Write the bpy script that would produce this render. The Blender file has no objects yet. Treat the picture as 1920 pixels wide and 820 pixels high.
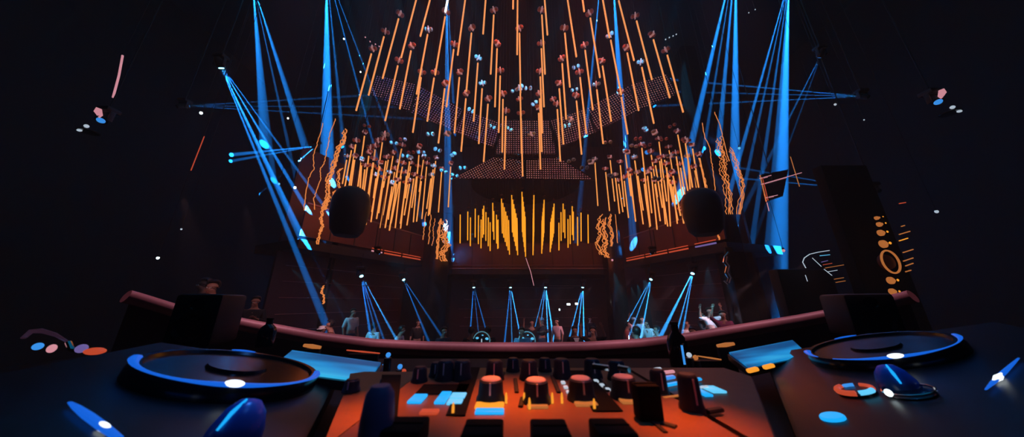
import bpy, bmesh, math, random
from mathutils import Vector, Matrix, Quaternion
S = bpy.context.scene
COL = S.collection
rnd = random.Random(7)
PI = math.pi

# ------------------------------------------------------------------ camera
F = 520.0
TH = math.radians(16.6)
CAM = Vector((0, 0, 2.45))
cd = bpy.data.cameras.new('camera')
cam = bpy.data.objects.new('camera', cd)
COL.objects.link(cam)
S.camera = cam
cd.sensor_width = 36
cd.lens = F * 36 / 1920
cd.clip_start = 0.01
cd.clip_end = 100
cam.location = CAM
cam.rotation_euler = (PI / 2 + TH, 0, 0)
cd.dof.use_dof = True
cd.dof.focus_distance = 9
cd.dof.aperture_fstop = 5

def ray(px, py):
    x = px - 960
    u = 410 - py
    return Vector((x, F * math.cos(TH) - u * math.sin(TH), F * math.sin(TH) + u * math.cos(TH)))
def P(px, py, Y):
    """the place at depth Y in the hall that is seen at px, py"""
    d = ray(px, py)
    return CAM + d * (Y / d.y)
def PZ(px, py, z):
    d = ray(px, py)
    return CAM + d * ((z - CAM.z) / d.z)
def PP(px, py, C, n):
    d = ray(px, py)
    return CAM + d * ((C - CAM).dot(n) / d.dot(n))

# ------------------------------------------------------------------ materials
def mat(name, col, rough=.5, metal=0., emit=None, strength=0., noise=.15, scale=12., spec=.5, coat=0., trans=0., nee=False):
    m = bpy.data.materials.new(name)
    m.use_nodes = True
    nt = m.node_tree
    b = nt.nodes['Principled BSDF']
    b.inputs['Base Color'].default_value = (*col, 1)
    b.inputs['Roughness'].default_value = rough
    b.inputs['Metallic'].default_value = metal
    b.inputs['Specular IOR Level'].default_value = spec
    b.inputs['Coat Weight'].default_value = coat
    b.inputs['Transmission Weight'].default_value = trans
    if noise:
        tc = nt.nodes.new('ShaderNodeTexCoord')
        nz = nt.nodes.new('ShaderNodeTexNoise')
        nz.inputs['Scale'].default_value = scale
        nt.links.new(tc.outputs['Object'], nz.inputs['Vector'])
        mr = nt.nodes.new('ShaderNodeMapRange')
        mr.inputs['To Min'].default_value = 1 - noise
        mr.inputs['To Max'].default_value = 1 + noise
        nt.links.new(nz.outputs['Fac'], mr.inputs['Value'])
        mx = nt.nodes.new('ShaderNodeVectorMath')
        mx.operation = 'SCALE'
        mx.inputs[0].default_value = col
        nt.links.new(mr.outputs[0], mx.inputs['Scale'])
        nt.links.new(mx.outputs[0], b.inputs['Base Color'])
    if emit:
        b.inputs['Emission Color'].default_value = (*emit, 1)
        b.inputs['Emission Strength'].default_value = strength
        if not nee:
            m.cycles.emission_sampling = 'NONE'
    return m
def wavy_bump(m, scale, strength, dist=.02):
    nt = m.node_tree
    b = nt.nodes['Principled BSDF']
    tc = nt.nodes.new('ShaderNodeTexCoord')
    nz = nt.nodes.new('ShaderNodeTexNoise')
    nz.inputs['Scale'].default_value = scale
    bp = nt.nodes.new('ShaderNodeBump')
    bp.inputs['Strength'].default_value = strength
    bp.inputs['Distance'].default_value = dist
    nt.links.new(tc.outputs['Object'], nz.inputs['Vector'])
    nt.links.new(nz.outputs['Fac'], bp.inputs['Height'])
    nt.links.new(bp.outputs['Normal'], b.inputs['Normal'])
    return m

M = {}
M['black'] = mat('black_paint', (.012, .014, .016), .55)
M['black_gloss'] = mat('black_gloss', (.01, .012, .014), .2)
M['wall'] = mat('wall_paint', (.006, .018, .022), .8, scale=2)
M['floor'] = mat('dance_floor', (.02, .02, .022), .35, scale=3)
M['backwall'] = mat('dark_brown_panelling', (.09, .035, .03), .6, scale=4)
M['parapet'] = mat('oxblood_panel', (.12, .035, .028), .45, scale=3)
M['trimmetal'] = mat('rose_metal', (.45, .25, .22), .35, .6)
M['rail'] = mat('mauve_leather', (.26, .13, .14), .5, scale=40)
M['desk'] = mat('dark_desk', (.012, .008, .008), .75, scale=30)
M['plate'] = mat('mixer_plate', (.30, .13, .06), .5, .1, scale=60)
M['body'] = mat('black_plastic', (.012, .013, .015), .4)
M['knob'] = mat('rubber_knob', (.02, .03, .05), .45)
M['knobtop'] = mat('knob_top', (.75, .6, .7), .4)
M['fader'] = mat('fader_cap', (.003, .004, .005), .8, spec=.15)
M['chrome'] = mat('chrome', (.6, .6, .6), .15, 1.)
M['tube'] = mat('amber_led', (.2, .08, .02), .4, emit=(1., .34, .095), strength=.98, noise=0)
M['tube_side'] = mat('deep_amber_led', (.2, .08, .02), .4, emit=(1., .35, .08), strength=.98, noise=0)
M['tube_back'] = mat('golden_led', (.2, .08, .02), .4, emit=(1., .36, .018), strength=1.1, noise=0)
M['strand'] = mat('orange_reflection_strand', (.2, .06, .02), .4, emit=(1., .30, .07), strength=.75, noise=0)  # tube reflections in the pillars, given a glow of their own
M['cable'] = mat('cable', (.01, .01, .01), .6, noise=0)
M['reel'] = mat('ruby_reel', (.6, .25, .24), .3, noise=.2)
M['strap'] = mat('glint_bracket', (.8, .6, .6), .4, emit=(.9, .42, .42), strength=.26, noise=0)  # the bracket's own glow stands in for glints on it
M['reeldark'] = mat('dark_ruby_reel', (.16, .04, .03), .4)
M['rimglow'] = mat('self_glow_rim', (.3, .5, .6), .3, emit=(.12, .42, .5), strength=.45, noise=0)  # metal rim made to glow by itself so that it shows
M['reelblue'] = mat('pale_reel', (.5, .6, .65), .25)
M['dome'] = mat('blue_reflection_dome', (.03, .10, .38), .3)  # blue of the reflected beam put into the base colour
M['lens'] = mat('lamp_lens', (.2, .4, .6), .2, emit=(.25, .75, 1.), strength=7, noise=0)
M['lensdim'] = mat('dim_lamp_lens', (.1, .2, .4), .2, emit=(.05, .35, 1.), strength=.8, noise=0)
M['white'] = mat('white_lamp', (.5, .5, .5), .3, emit=(.8, .95, 1.), strength=2.2, noise=0)
M['white_dim'] = mat('dim_white_lamp', (.5, .5, .5), .3, emit=(.7, .85, 1.), strength=.6, noise=0)
M['jog'] = mat('jog_ring_blue', (.01, .05, .1), .3, emit=(.008, .13, .75), strength=.9, noise=0)
M['jogwhite'] = mat('jog_lamp_white', (.5, .5, .5), .3, emit=(.85, .95, 1.), strength=1.6, noise=0)
M['cyan'] = mat('cyan_button', (.01, .1, .2), .3, emit=(.01, .42, 1.), strength=1., noise=0)
M['cyanpale'] = mat('pale_cyan_button', (.1, .2, .3), .3, emit=(.12, .6, .95), strength=1., noise=0)
M['amber'] = mat('amber_button', (.2, .1, .0), .3, emit=(1., .36, .03), strength=.95, noise=0)
M['amberdim'] = mat('dim_amber_button', (.2, .1, .0), .3, emit=(.75, .24, .06), strength=.55, noise=0)
M['redl'] = mat('red_lamp', (.2, .03, .02), .3, emit=(.8, .1, .04), strength=.6, noise=0)
M['pinkl'] = mat('pink_lamp', (.3, .2, .2), .3, emit=(.85, .35, .42), strength=.75, noise=0)
M['violet'] = mat('violet_lamp', (.1, .1, .3), .3, emit=(.3, .22, .65), strength=.45, noise=0)
M['skin'] = mat('skin', (.42, .2, .14), .5)
M['skin2'] = mat('light_skin', (.55, .32, .24), .5)
M['hair'] = mat('dark_hair', (.012, .009, .008), .5)
M['cl_white'] = mat('white_cloth', (.75, .75, .78), .8)
M['cl_pink'] = mat('pale_pink_cloth', (.75, .45, .5), .8)
M['cl_cyan'] = mat('light_blue_cloth', (.2, .5, .75), .8)
M['cl_dark'] = mat('black_cloth', (.012, .012, .016), .8)
M['cl_brown'] = mat('brown_cloth', (.16, .05, .03), .8)
M['cl_red'] = mat('red_cloth', (.4, .07, .06), .8)
M['cl_magenta'] = mat('magenta_cloth', (.25, .04, .12), .8)
M['cl_navy'] = mat('navy_cloth', (.02, .025, .05), .8)
M['glassdark'] = mat('dark_glass', (.01, .02, .03), .08, coat=.5)
M['glass'] = mat('clear_globe_glass', (.8, .95, 1.), .03, trans=1., noise=0)

def led_mesh_material(c0=(.16, .10, .42, 1), c1=(.62, .22, .24, 1)):
    m = bpy.data.materials.new('led_mesh')
    m.use_nodes = True
    nt = m.node_tree
    b = nt.nodes['Principled BSDF']
    b.inputs['Base Color'].default_value = (.015, .01, .012, 1)
    b.inputs['Roughness'].default_value = .6
    uv = nt.nodes.new('ShaderNodeUVMap')
    sc = nt.nodes.new('ShaderNodeVectorMath'); sc.operation = 'SCALE'; sc.inputs['Scale'].default_value = 1 / .10
    fr = nt.nodes.new('ShaderNodeVectorMath'); fr.operation = 'FRACTION'
    sb = nt.nodes.new('ShaderNodeVectorMath'); sb.operation = 'SUBTRACT'; sb.inputs[1].default_value = (.5, .5, 0)
    ln = nt.nodes.new('ShaderNodeVectorMath'); ln.operation = 'LENGTH'
    lt = nt.nodes.new('ShaderNodeMath'); lt.operation = 'LESS_THAN'; lt.inputs[1].default_value = .24
    nt.links.new(uv.outputs[0], sc.inputs[0]); nt.links.new(sc.outputs[0], fr.inputs[0])
    nt.links.new(fr.outputs[0], sb.inputs[0]); nt.links.new(sb.outputs[0], ln.inputs[0])
    nt.links.new(ln.outputs['Value'], lt.inputs[0])
    nz = nt.nodes.new('ShaderNodeTexNoise'); nz.inputs['Scale'].default_value = 1.3
    nt.links.new(uv.outputs[0], nz.inputs['Vector'])
    rp = nt.nodes.new('ShaderNodeValToRGB')
    rp.color_ramp.elements[0].position = .35; rp.color_ramp.elements[0].color = c0
    rp.color_ramp.elements[1].position = .6; rp.color_ramp.elements[1].color = c1
    nt.links.new(nz.outputs['Fac'], rp.inputs[0])
    nt.links.new(rp.outputs[0], b.inputs['Emission Color'])
    ml = nt.nodes.new('ShaderNodeMath'); ml.operation = 'MULTIPLY'; ml.inputs[1].default_value = .62
    nt.links.new(lt.outputs[0], ml.inputs[0])
    nt.links.new(ml.outputs[0], b.inputs['Emission Strength'])
    m.cycles.emission_sampling = 'NONE'
    return m
M['ledmesh'] = led_mesh_material()
M['ledmesh_red'] = led_mesh_material((.40, .12, .16, 1), (.7, .26, .22, 1))

def screen_material():
    m = bpy.data.materials.new('lit_display')
    m.use_nodes = True
    nt = m.node_tree
    b = nt.nodes['Principled BSDF']
    b.inputs['Base Color'].default_value = (.002, .004, .006, 1)
    b.inputs['Roughness'].default_value = .4
    b.inputs['Specular IOR Level'].default_value = .15
    uv = nt.nodes.new('ShaderNodeUVMap')
    wv = nt.nodes.new('ShaderNodeTexNoise'); wv.inputs['Scale'].default_value = 2.2
    mp = nt.nodes.new('ShaderNodeMapping'); mp.inputs['Scale'].default_value = (1., 5., 1)
    nt.links.new(uv.outputs[0], mp.inputs[0]); nt.links.new(mp.outputs[0], wv.inputs['Vector'])
    rp = nt.nodes.new('ShaderNodeValToRGB')
    e = rp.color_ramp.elements
    e[0].position = .4; e[0].color = (.003, .07, .22, 1)
    e[1].position = .66; e[1].color = (.06, .62, .95, 1)
    k = e.new(.5); k.color = (.008, .24, .60, 1)
    nt.links.new(wv.outputs['Fac'], rp.inputs[0])
    nt.links.new(rp.outputs[0], b.inputs['Emission Color'])
    b.inputs['Emission Strength'].default_value = 1.
    m.cycles.emission_sampling = 'NONE'
    return m
M['screen'] = screen_material()

# ------------------------------------------------------------------ mesh helpers
def link(o, parent=None):
    COL.objects.link(o)
    if parent is not None:
        o.parent = parent
    return o
def tag(o, label, cat, group=None, kind=None):
    o['label'] = label
    o['category'] = cat
    if group: o['group'] = group
    if kind: o['kind'] = kind
    return o
def empty(name, loc, label, cat, group=None, rot=None):
    o = bpy.data.objects.new(name, None)
    o.empty_display_size = .1
    o.location = loc
    if rot is not None:
        o.rotation_mode = 'QUATERNION'
        o.rotation_quaternion = rot
    link(o)
    return tag(o, label, cat, group)

class MB:
    def __init__(s):
        s.bm = bmesh.new()
    def xf(s, vs, loc, rot=None):
        mt = Matrix.Translation(loc) @ (rot.to_matrix().to_4x4() if rot is not None else Matrix())
        bmesh.ops.transform(s.bm, matrix=mt, verts=vs)
    def box(s, loc, size, rot=None, bevel=0.):
        r = bmesh.ops.create_cube(s.bm, size=1)
        vs = r['verts']
        bmesh.ops.scale(s.bm, vec=size, verts=vs)
        if bevel:
            es = list({e for v in vs for e in v.link_edges})
            q = bmesh.ops.bevel(s.bm, geom=es, offset=bevel, segments=2, affect='EDGES', profile=.5)
            vs = list({v for v in q['verts']} | {v for v in vs if v.is_valid})
        s.xf(vs, loc, rot)
        return s
    def lathe(s, prof, loc=(0, 0, 0), rot=None, n=20):
        rings = []
        for r, z in prof:
            if r < 1e-6:
                rings.append([s.bm.verts.new((0, 0, z))])
            else:
                rings.append([s.bm.verts.new((r * math.cos(2 * PI * k / n), r * math.sin(2 * PI * k / n), z)) for k in range(n)])
        for a, b in zip(rings, rings[1:]):
            for k in range(n):
                k2 = (k + 1) % n
                if len(a) == 1 and len(b) == 1: continue
                if len(a) == 1: s.bm.faces.new((a[0], b[k], b[k2]))
                elif len(b) == 1: s.bm.faces.new((a[k], a[k2], b[0]))
                else: s.bm.faces.new((a[k], a[k2], b[k2], b[k]))
        if len(rings[0]) > 1: s.bm.faces.new(rings[0])
        if len(rings[-1]) > 1: s.bm.faces.new(rings[-1])
        s.xf([v for r in rings for v in r], loc, rot)
        return s
    def ball(s, loc, r, sc=(1, 1, 1), rot=None, n=12):
        q = bmesh.ops.create_uvsphere(s.bm, u_segments=n, v_segments=max(6, n // 2 + 2), radius=r)
        bmesh.ops.scale(s.bm, vec=sc, verts=q['verts'])
        s.xf(q['verts'], loc, rot)
        return s
    def tube(s, pts, rad, n=8, flat=1., up=None):
        pts = [Vector(p) for p in pts]
        if not hasattr(rad, '__len__'): rad = [rad] * len(pts)
        rings = []
        prev = None
        for i, p in enumerate(pts):
            t = (pts[min(i + 1, len(pts) - 1)] - pts[max(i - 1, 0)]).normalized()
            u = up or (Vector((0, 0, 1)) if abs(t.z) < .9 else Vector((0, 1, 0)))
            if prev is not None and not up:
                a = (prev - t * prev.dot(t)).normalized()
            else:
                a = t.cross(u).normalized()
            prev = a
            b = t.cross(a)
            rings.append([s.bm.verts.new(p + (a * math.cos(2 * PI * k / n) + b * math.sin(2 * PI * k / n) * flat) * rad[i]) for k in range(n)])
        for a, b in zip(rings, rings[1:]):
            for k in range(n):
                s.bm.faces.new((a[k], a[(k + 1) % n], b[(k + 1) % n], b[k]))
        s.bm.faces.new(rings[0]); s.bm.faces.new(rings[-1])
        return s
    def slab(s, corners, thick, nrm=None, uv=False):
        c = [Vector(p) for p in corners]
        n = nrm or (c[1] - c[0]).cross(c[2] - c[0]).normalized()
        a = [s.bm.verts.new(p) for p in c]
        b = [s.bm.verts.new(p + n * thick) for p in c]
        fs = [s.bm.faces.new(a), s.bm.faces.new(list(reversed(b)))]
        k = len(c)
        for i in range(k):
            s.bm.faces.new((a[i], b[i], b[(i + 1) % k], a[(i + 1) % k]))
        if uv:
            lay = s.bm.loops.layers.uv.verify()
            x = (c[1] - c[0]).normalized(); y = n.cross(x)
            for f in s.bm.faces:
                for lp in f.loops:
                    d = lp.vert.co - c[0]
                    lp[lay].uv = (d.dot(x), d.dot(y))
        return s
    def mesh(s, name, m=None, smooth=True):
        bmesh.ops.recalc_face_normals(s.bm, faces=s.bm.faces)
        me = bpy.data.meshes.new(name)
        s.bm.to_mesh(me)
        s.bm.free()
        if m is not None: me.materials.append(m)
        if smooth:
            for p in me.polygons: p.use_smooth = True
            try: me.set_sharp_from_angle(angle=math.radians(38))
            except Exception: pass
        return me
    def build(s, name, m, parent=None, loc=None, label=None):
        o = bpy.data.objects.new(name, s.mesh(name, m))
        if loc is not None: o.location = loc
        if label: o['label'] = label
        return link(o, parent)
def inst(name, me, parent=None, loc=None, rot=None, scale=None, m=None):
    o = bpy.data.objects.new(name, me)
    if loc is not None: o.location = loc
    if rot is not None:
        o.rotation_mode = 'QUATERNION'; o.rotation_quaternion = rot
    if scale is not None: o.scale = scale
    link(o, parent)
    if m is not None:
        o.material_slots[0].link = 'OBJECT'
        o.material_slots[0].material = m
    return o
def struct(name, mb, m, label=None, cat=None):
    o = mb.build(name, m)
    o['kind'] = 'structure'
    if label: o['label'] = label
    if cat: o['category'] = cat
    return o
def q_to(v, track='Z', up='Y'):
    return Vector(v).to_track_quat(track, up)

ORD = ('first second third fourth fifth sixth seventh eighth ninth tenth eleventh twelfth thirteenth fourteenth fifteenth '
       'sixteenth seventeenth eighteenth nineteenth twentieth').split()

# ------------------------------------------------------------------ the hall
V = Vector
XW, YB, ZC = 12.5, 17.5, 13.0
struct('floor', MB().box((0, 8.5, -.1), (2 * XW + .4, 19.4, .2)), M['floor'], 'dark dance floor of the club', 'floor')
struct('ceiling', MB().box((0, 8.5, ZC + .1), (2 * XW + .4, 19.4, .2)), M['wall'], 'black ceiling high above the chandeliers', 'ceiling')
struct('wall_left', MB().box((-XW - .1, 8.5, ZC / 2), (.2, 19.4, ZC)), M['wall'], 'black left wall of the hall', 'wall')
struct('wall_right', MB().box((XW + .1, 8.5, ZC / 2), (.2, 19.4, ZC)), M['wall'], 'black right wall of the hall', 'wall')
struct('wall_back', MB().box((0, YB + .1, ZC / 2), (2 * XW, .2, ZC)), M['backwall'], 'dark brown panelled wall behind the dance floor', 'wall')
struct('wall_front', MB().box((0, -1.1, ZC / 2), (2 * XW, .2, ZC)), M['wall'], 'black wall behind the booth', 'wall')

ZB = 4.35      # height of the gallery ledge
def gallery(px0, py0, y0, px1, py1, y1, side):
    a = P(px0, py0, y0); b = P(px1, py1, y1)
    a.z = b.z = ZB
    return a, b
ga, gb = gallery(560, 455, 8.6, 792, 494, 13.6, 'left')
gc, gd = gallery(1175, 498, 13.9, 1362, 456, 9.1, 'right')
def gallery_part(a, b, side, out):
    d = (b - a).normalized()
    n = Vector((d.y, -d.x, 0)) * out        # towards the hall
    back = -n * 1.2
    z = Vector((0, 0, 1))
    struct('wall_gallery_' + side, MB().slab([a - z * .25 + back, b - z * .25 + back, b + back - z * ZB, a + back - z * ZB], .12, n), M['backwall'],
           'dark panelled wall under the %s gallery' % side, 'wall')
    struct('wall_gallery_upper_' + side, MB().slab([a + back + z * .02, b + back + z * .02, b + back + z * 3.6, a + back + z * 3.6], .12, n), M['parapet'],
           'dark red wall above the %s gallery behind the amber tubes' % side, 'wall')
    struct('floor_gallery_' + side, MB().slab([a, b, b + back * 2.2, a + back * 2.2], -.3, z), M['black'], 'dark floor of the %s gallery' % side, 'floor')
    par = MB().slab([a + z * .1, b + z * .1, b + z * 1.15, a + z * 1.15], .06, -n)
    r = tag(par.build('gallery_parapet', M['parapet']), 'dark red panelled parapet of the %s gallery under the amber tubes' % side, 'parapet')
    L = (b - a).length
    cap = MB().tube([a + z * 1.2, b + z * 1.2], .035, 8).build('handrail', M['trimmetal'], r)
    k = int(L / .9)
    for i in range(1, k):
        p = a + d * (L * i / k) + n * .01
        MB().box(p + z * .62, (.03, .03, 1.0), q_to(d, 'X', 'Z')).build('panel_joint', M['black'], r)
    for i, (t0, t1, mt) in enumerate(segs[side]):
        for dz, dm in ((.02, mt), (.13, 'redl')):
            p = a + d * (L * t0) + n * .05 + z * dz; q = a + d * (L * t1) + n * .05 + z * dz
            MB().box((p + q) / 2, ((q - p).length, .03, .055 if dz < .1 else .03), q_to(d, 'X', 'Z')).build('light_strip', M[dm], r)
    # thin metal lines along the wall under the gallery
    for i in range(6):
        zz = 3.6 - i * .52
        p = a + back + n * .16; q = b + back + n * .16
        p.z = q.z = zz
        o = MB().tube([p + d * .3, q - d * .2], .012, 6).build('trim_%d' % (i + (1 if side == 'left' else 11)), M['trimmetal'])
        o['kind'] = 'structure'; o['label'] = 'thin metal line along the wall under the %s gallery' % side
segs = {'left': ((.47, .56, 'pinkl'), (.58, .74, 'redl'), (.76, .96, 'redl')),
        'right': ((.02, .26, 'redl'), (.28, .52, 'redl'), (.54, .72, 'redl'), (.78, .94, 'violet'))}
gallery_part(ga, gb, 'left', 1)
gallery_part(gc, gd, 'right', 1)
# centre balcony
yb = 14.6
c0 = P(846, 506, yb); c1 = P(1152, 506, yb)
zc = (c0.z + c1.z) / 2
struct('floor_balcony', MB().box(((c0.x + c1.x) / 2, (yb + YB) / 2, zc - .12), (c1.x - c0.x + .6, YB - yb, .24)), M['black'], 'dark floor of the centre balcony', 'floor')
r = tag(MB().box(((c0.x + c1.x) / 2, yb + .05, zc + .75), (c1.x - c0.x, .08, 1.3)).build('balcony_parapet', M['parapet']),
        'dark red panelled parapet of the centre balcony behind the golden tubes', 'parapet')
MB().tube([(c0.x, yb - .03, zc + .05), (c1.x, yb - .03, zc + .05)], .035, 8).build('lower_rail', M['trimmetal'], r)
MB().tube([(c0.x, yb - .03, zc + .22), (c1.x, yb - .03, zc + .22)], .014, 8).build('upper_rail', M['trimmetal'], r)
for i in range(1, 8):
    MB().box((c0.x + (c1.x - c0.x) * i / 8, yb, zc + .75), (.03, .04, 1.25)).build('panel_joint', M['black'], r)
for i, (xa, xb, yy) in enumerate(((880, 1075, 540), (1012, 1090, 536), (870, 1090, 562), (860, 1110, 580), (870, 1120, 596), (862, 1120, 612))):
    p = P(xa, yy, YB - .04); q = P(xb, yy, YB - .04); q.z = p.z
    o = MB().tube([p, q], .018, 6).build('trim_%d' % (21 + i), M['trimmetal'])
    o['kind'] = 'structure'; o['label'] = 'thin metal line across the back wall under the centre balcony'
# pillars
for i, (px, Y, w) in enumerate(((820, 14.0, .95), (1160, 14.2, .8), (594, 11.0, .8), (1396, 9.6, .6))):
    p = P(px, 600, Y)
    struct('pillar_%d' % (i + 1), MB().box((p.x, Y, ZC / 2 if i > 1 else 3.4), (w, w, ZC if i > 1 else 6.8), bevel=.04), M['black_gloss'],
           ('black pillar left of the centre balcony', 'black pillar right of the centre balcony', 'black pillar at the outer end of the left gallery',
            'black pillar at the outer end of the right gallery')[i], 'pillar')
# raised side floors
struct('floor_riser_left', MB().box((-7.6, 12.2, .21), (4.6, 6.0, .42), bevel=.02), M['black'], 'low black platform at the left side of the dance floor', 'platform')
struct('floor_riser_right', MB().box((8.35, 11.8, .21), (4.2, 6.2, .42), bevel=.02), M['black'], 'low black platform at the right side of the dance floor', 'platform')
struct('floor_terrace_left', MB().box((-8.2, 6.2, .5), (7.0, 4.6, 1.0), bevel=.02), M['black'], 'high black terrace beside the booth on the left', 'platform')

# ------------------------------------------------------------------ LED tubes
tube_r = .021
def unit_tube(mname, r):
    return MB().lathe([(r * .6, -.5), (r, -.495), (r, .495), (r * .6, .5)], n=10).mesh('light_tube', M[mname])
ME_T = {k: unit_tube(k, r) for k, r in (('tube', .023), ('tube_side', .022), ('tube_back', .021))}
ME_CABLE = MB().lathe([(.004, 0), (.004, 1)], n=5).mesh('cable', M['cable'])
def pod_mesh():
    b = MB()
    b.ball((-.062, 0, 0), .062, (.75, 1, 1))
    b.ball((.062, 0, 0), .062, (.75, 1, 1))
    return b.mesh('winch_reel', M['reel'])
ME_REEL = pod_mesh()
ME_STRAP = MB().box((0, 0, 0), (.028, .135, .15), bevel=.008).mesh('winch_bracket', M['strap'])
ME_CAP = MB().lathe([(.0, -.035), (.026, -.03), (.03, .03), (.012, .045), (0, .045)], n=10).mesh('end_cap', M['black'])
BLUEREELS = []
def hang_tube(pt, pb, kind, pod=.22, reel=None):
    """one LED tube with its winch; pt, pb: top and bottom of the glowing length"""
    o = bpy.data.objects.new('led_tube', None)
    o.empty_display_size = .1
    o.location = pb
    link(o)
    d = pt - pb
    q = q_to(d)
    inst('light_tube', ME_T[kind], o, d / 2, q, (1, 1, d.length))
    u = d.normalized()
    inst('end_cap', ME_CAP, o, d + u * .03, q)
    w = d + u * pod
    inst('cable', ME_CABLE, o, d + u * .04, q, (1, 1, pod - .04))
    yaw = Quaternion((0, 0, 1), rnd.uniform(-.9, .9)) @ Quaternion((1, 0, 0), rnd.uniform(-.4, .4))
    far = kind == 'tube_back'
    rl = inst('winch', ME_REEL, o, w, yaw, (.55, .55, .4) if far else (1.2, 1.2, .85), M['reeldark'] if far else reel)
    if reel: BLUEREELS.append(pb + w)
    if not far: inst('bracket', ME_STRAP, rl)
    inst('suspension_cable', ME_CABLE, o, w, None, (1, 1, max(.1, ZC - (pb + w).z)))
    return o
front = [
 (696.4,100.6,667.6,208),(720,68.4,691,179),(747.4,34.9,717.3,147.6),(781,-3,752,108.7),(818,-45,788,68.4),(746,123,722,227),
 (770.7,95,749.5,205),(801.8,64.4,781,177),(834.6,31,815.8,141),(789.5,145,774,249),(814,146,801,228),(873,-6,858,104),(850.7,92.6,837,201),
 (884,61.7,874.3,171.8),(861.4,145,852,250),(833.8,166,822,269),(873.5,185,864.6,284.5),(896,118,888,228),(913.5,-40,905.7,64),
 (925.8,28,920,139.5),(904,166,897.6,270),(932,91,928,201),(915,195,906.8,304),(937.9,142,935,249),(943,186,941.6,286),(948.5,218,945.7,318),
 (963,-80,962,17),(970.5,-8,969.6,103),(974,62,976,175),(975.5,174,978,288),(977,222,980,331),
 (1018,-40,1026.5,66),(1016,28,1022,139.6),(1015,91,1020,201),(1013,143.6,1017,250),(1012,185,1016,285),(1010,212,1013.5,318),
 (1063,-8,1080.8,107),(1059,61.7,1068.7,164),(1054,119,1061.5,224),(1048.6,166,1056.5,271),(1045,205,1050.6,303),(1081,-80,1095.5,22),
 (1106.8,33.5,1125,146),(1097,94,1111.6,206.6),(1087.5,145,1099.4,251),(1080.8,189,1090.5,290),(1124,-35,1143,71),(1145,75,1165,178.5),
 (1129.6,123.5,1146,228),(1119,168,1131,270),(1160,1,1189,114),(1176,99,1197.5,208),(1165,182,1177,252),(1193.5,39,1222.5,150),
 (1203.4,126,1226,232),(1225,74,1256,184),(1251,103,1281,211)]
left = [
 (659,282,646,354),(667,271,654,353),(683.4,255,671,350),(678,306,675,356),(691.5,292.6,682,364),(703.5,280.5,691.5,372),
 (717,267,695.5,417),(723.7,302,706,411),(737,292.6,718,404),(753,279,730,396),(754.5,312.7,733,419),(768,303,750.5,420),
 (688.8,396,686,422),(739.8,323,722,428),(785.5,291,775,417),(800,312.7,791,411),(817,302,805.6,402.6),(828,323,822,398.6),
 (845,312.7,840.5,389),(710,325,697,398),(729,330,713,428),(744,345,730,433),(762,330,751,429),(776,335,763,423),(790,340,781,416),
 (697,318,688,382),(705,335,700,372),(746,310,739,380),(760,350,752,410),(768,345,758,404),(735,350,728,412),(719,340,710,400),
 (783,318,772,390),(808,335,800,392),(684,318,679,361),(700,305,690,368),(752,330,741,428),(770,312,760,372),(728,300,719,352),(712,312,704,348),(812,318,803,405),(794,300,786,360),
 (650,300,642,345),(665,300,658,350)]
right = [
 (1190,301,1206,421),(1181.5,326,1191.7,415),(1203.4,277.5,1219.5,425),(1221,290.7,1232.7,370),(1221,323,1232,431),(1235.6,266,1250,378),
 (1237,302,1247.6,421),(1250,314,1257,425),(1254.6,282,1269,375),(1256,337,1271,413.6),(1270.7,252.7,1289.7,358),(1268,293.6,1279.5,367),
 (1285,268.8,1298.5,352),(1298.5,279,1310,352),(1311.7,296.6,1323,352),(1279.5,400,1282,419.5),(1115.5,304.6,1121,386.5),(1135.6,323,1143,396),
 (1144,300.6,1152.5,378),(1154,334,1161.6,401),(1163,310,1171,388),(1170.5,339.5,1178.5,409),(1172.6,290,1183,368),(1181,334,1192,416),
 (1190.6,302,1200,380),(1208,345,1217.5,427),(1228,345,1238,415),(1240,345,1252,425),(1214,330,1222,400),(1262,330,1276,405),(1246,300,1262,380),
 (1196,330,1206,395),(1276,315,1284,365),(1302,320,1306,352),(1290,300,1294,355),(1262,350,1270,420),(1160,345,1168,398),(1229,310,1242,390)]
# golden cluster at the far end of the hall: files of tubes one behind the other
files = [((862.8,402.6),(860,458.6),1),((877,397),(874,454),1),((882,408),(880,462),1),((891,391.6),(889,451),1),((897,404),(894,459),1),
 ((902,412),(900,467),1),((907,386),(905,446),2),((911,398),(909,460),1),((915.5,408),(914,466),1),((919,417),(918,471),1),
 ((924,380.6),(926,450),2),((931,403),(933,467),2),((934,412),(937,474),1),((941,373),(954.5,478),6),((960,366),(970,479),6),
 ((979,360),(985,482),6),((1001,366),(999.5,479),6),((1020,375),(1016,476),6),((1038.5,382),(1032,473),6),((1056,382),(1059,447),2),
 ((1052,398),(1055,455),1),((1048,418),(1049,470),1),((1073,387),(1075,451),2),((1069,404),(1072,459),1),((1065,411),(1067,466),1),
 ((1089.5,399),(1091,454),1),((1083,407),(1086,462),1),((1102.7,402.6),(1106.6,457),1)]
back = []
for (xt, yt), (xb, yb_), n in files:
    H = yb_ - yt
    ln = 54 if n == 1 else max(52, H * .62 if n > 2 else 54)
    ln = min(ln, H)
    for k in range(n):
        t = k / max(1, n - 1)
        y0 = yt + (H - ln) * t
        xc = xt + (xb - xt) * t
        back.append((xc - (xb - xt) * .06, y0, xc + (xb - xt) * .06, y0 + ln, 10.2 + .35 * t * (n > 1) + .0 * k))
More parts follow.
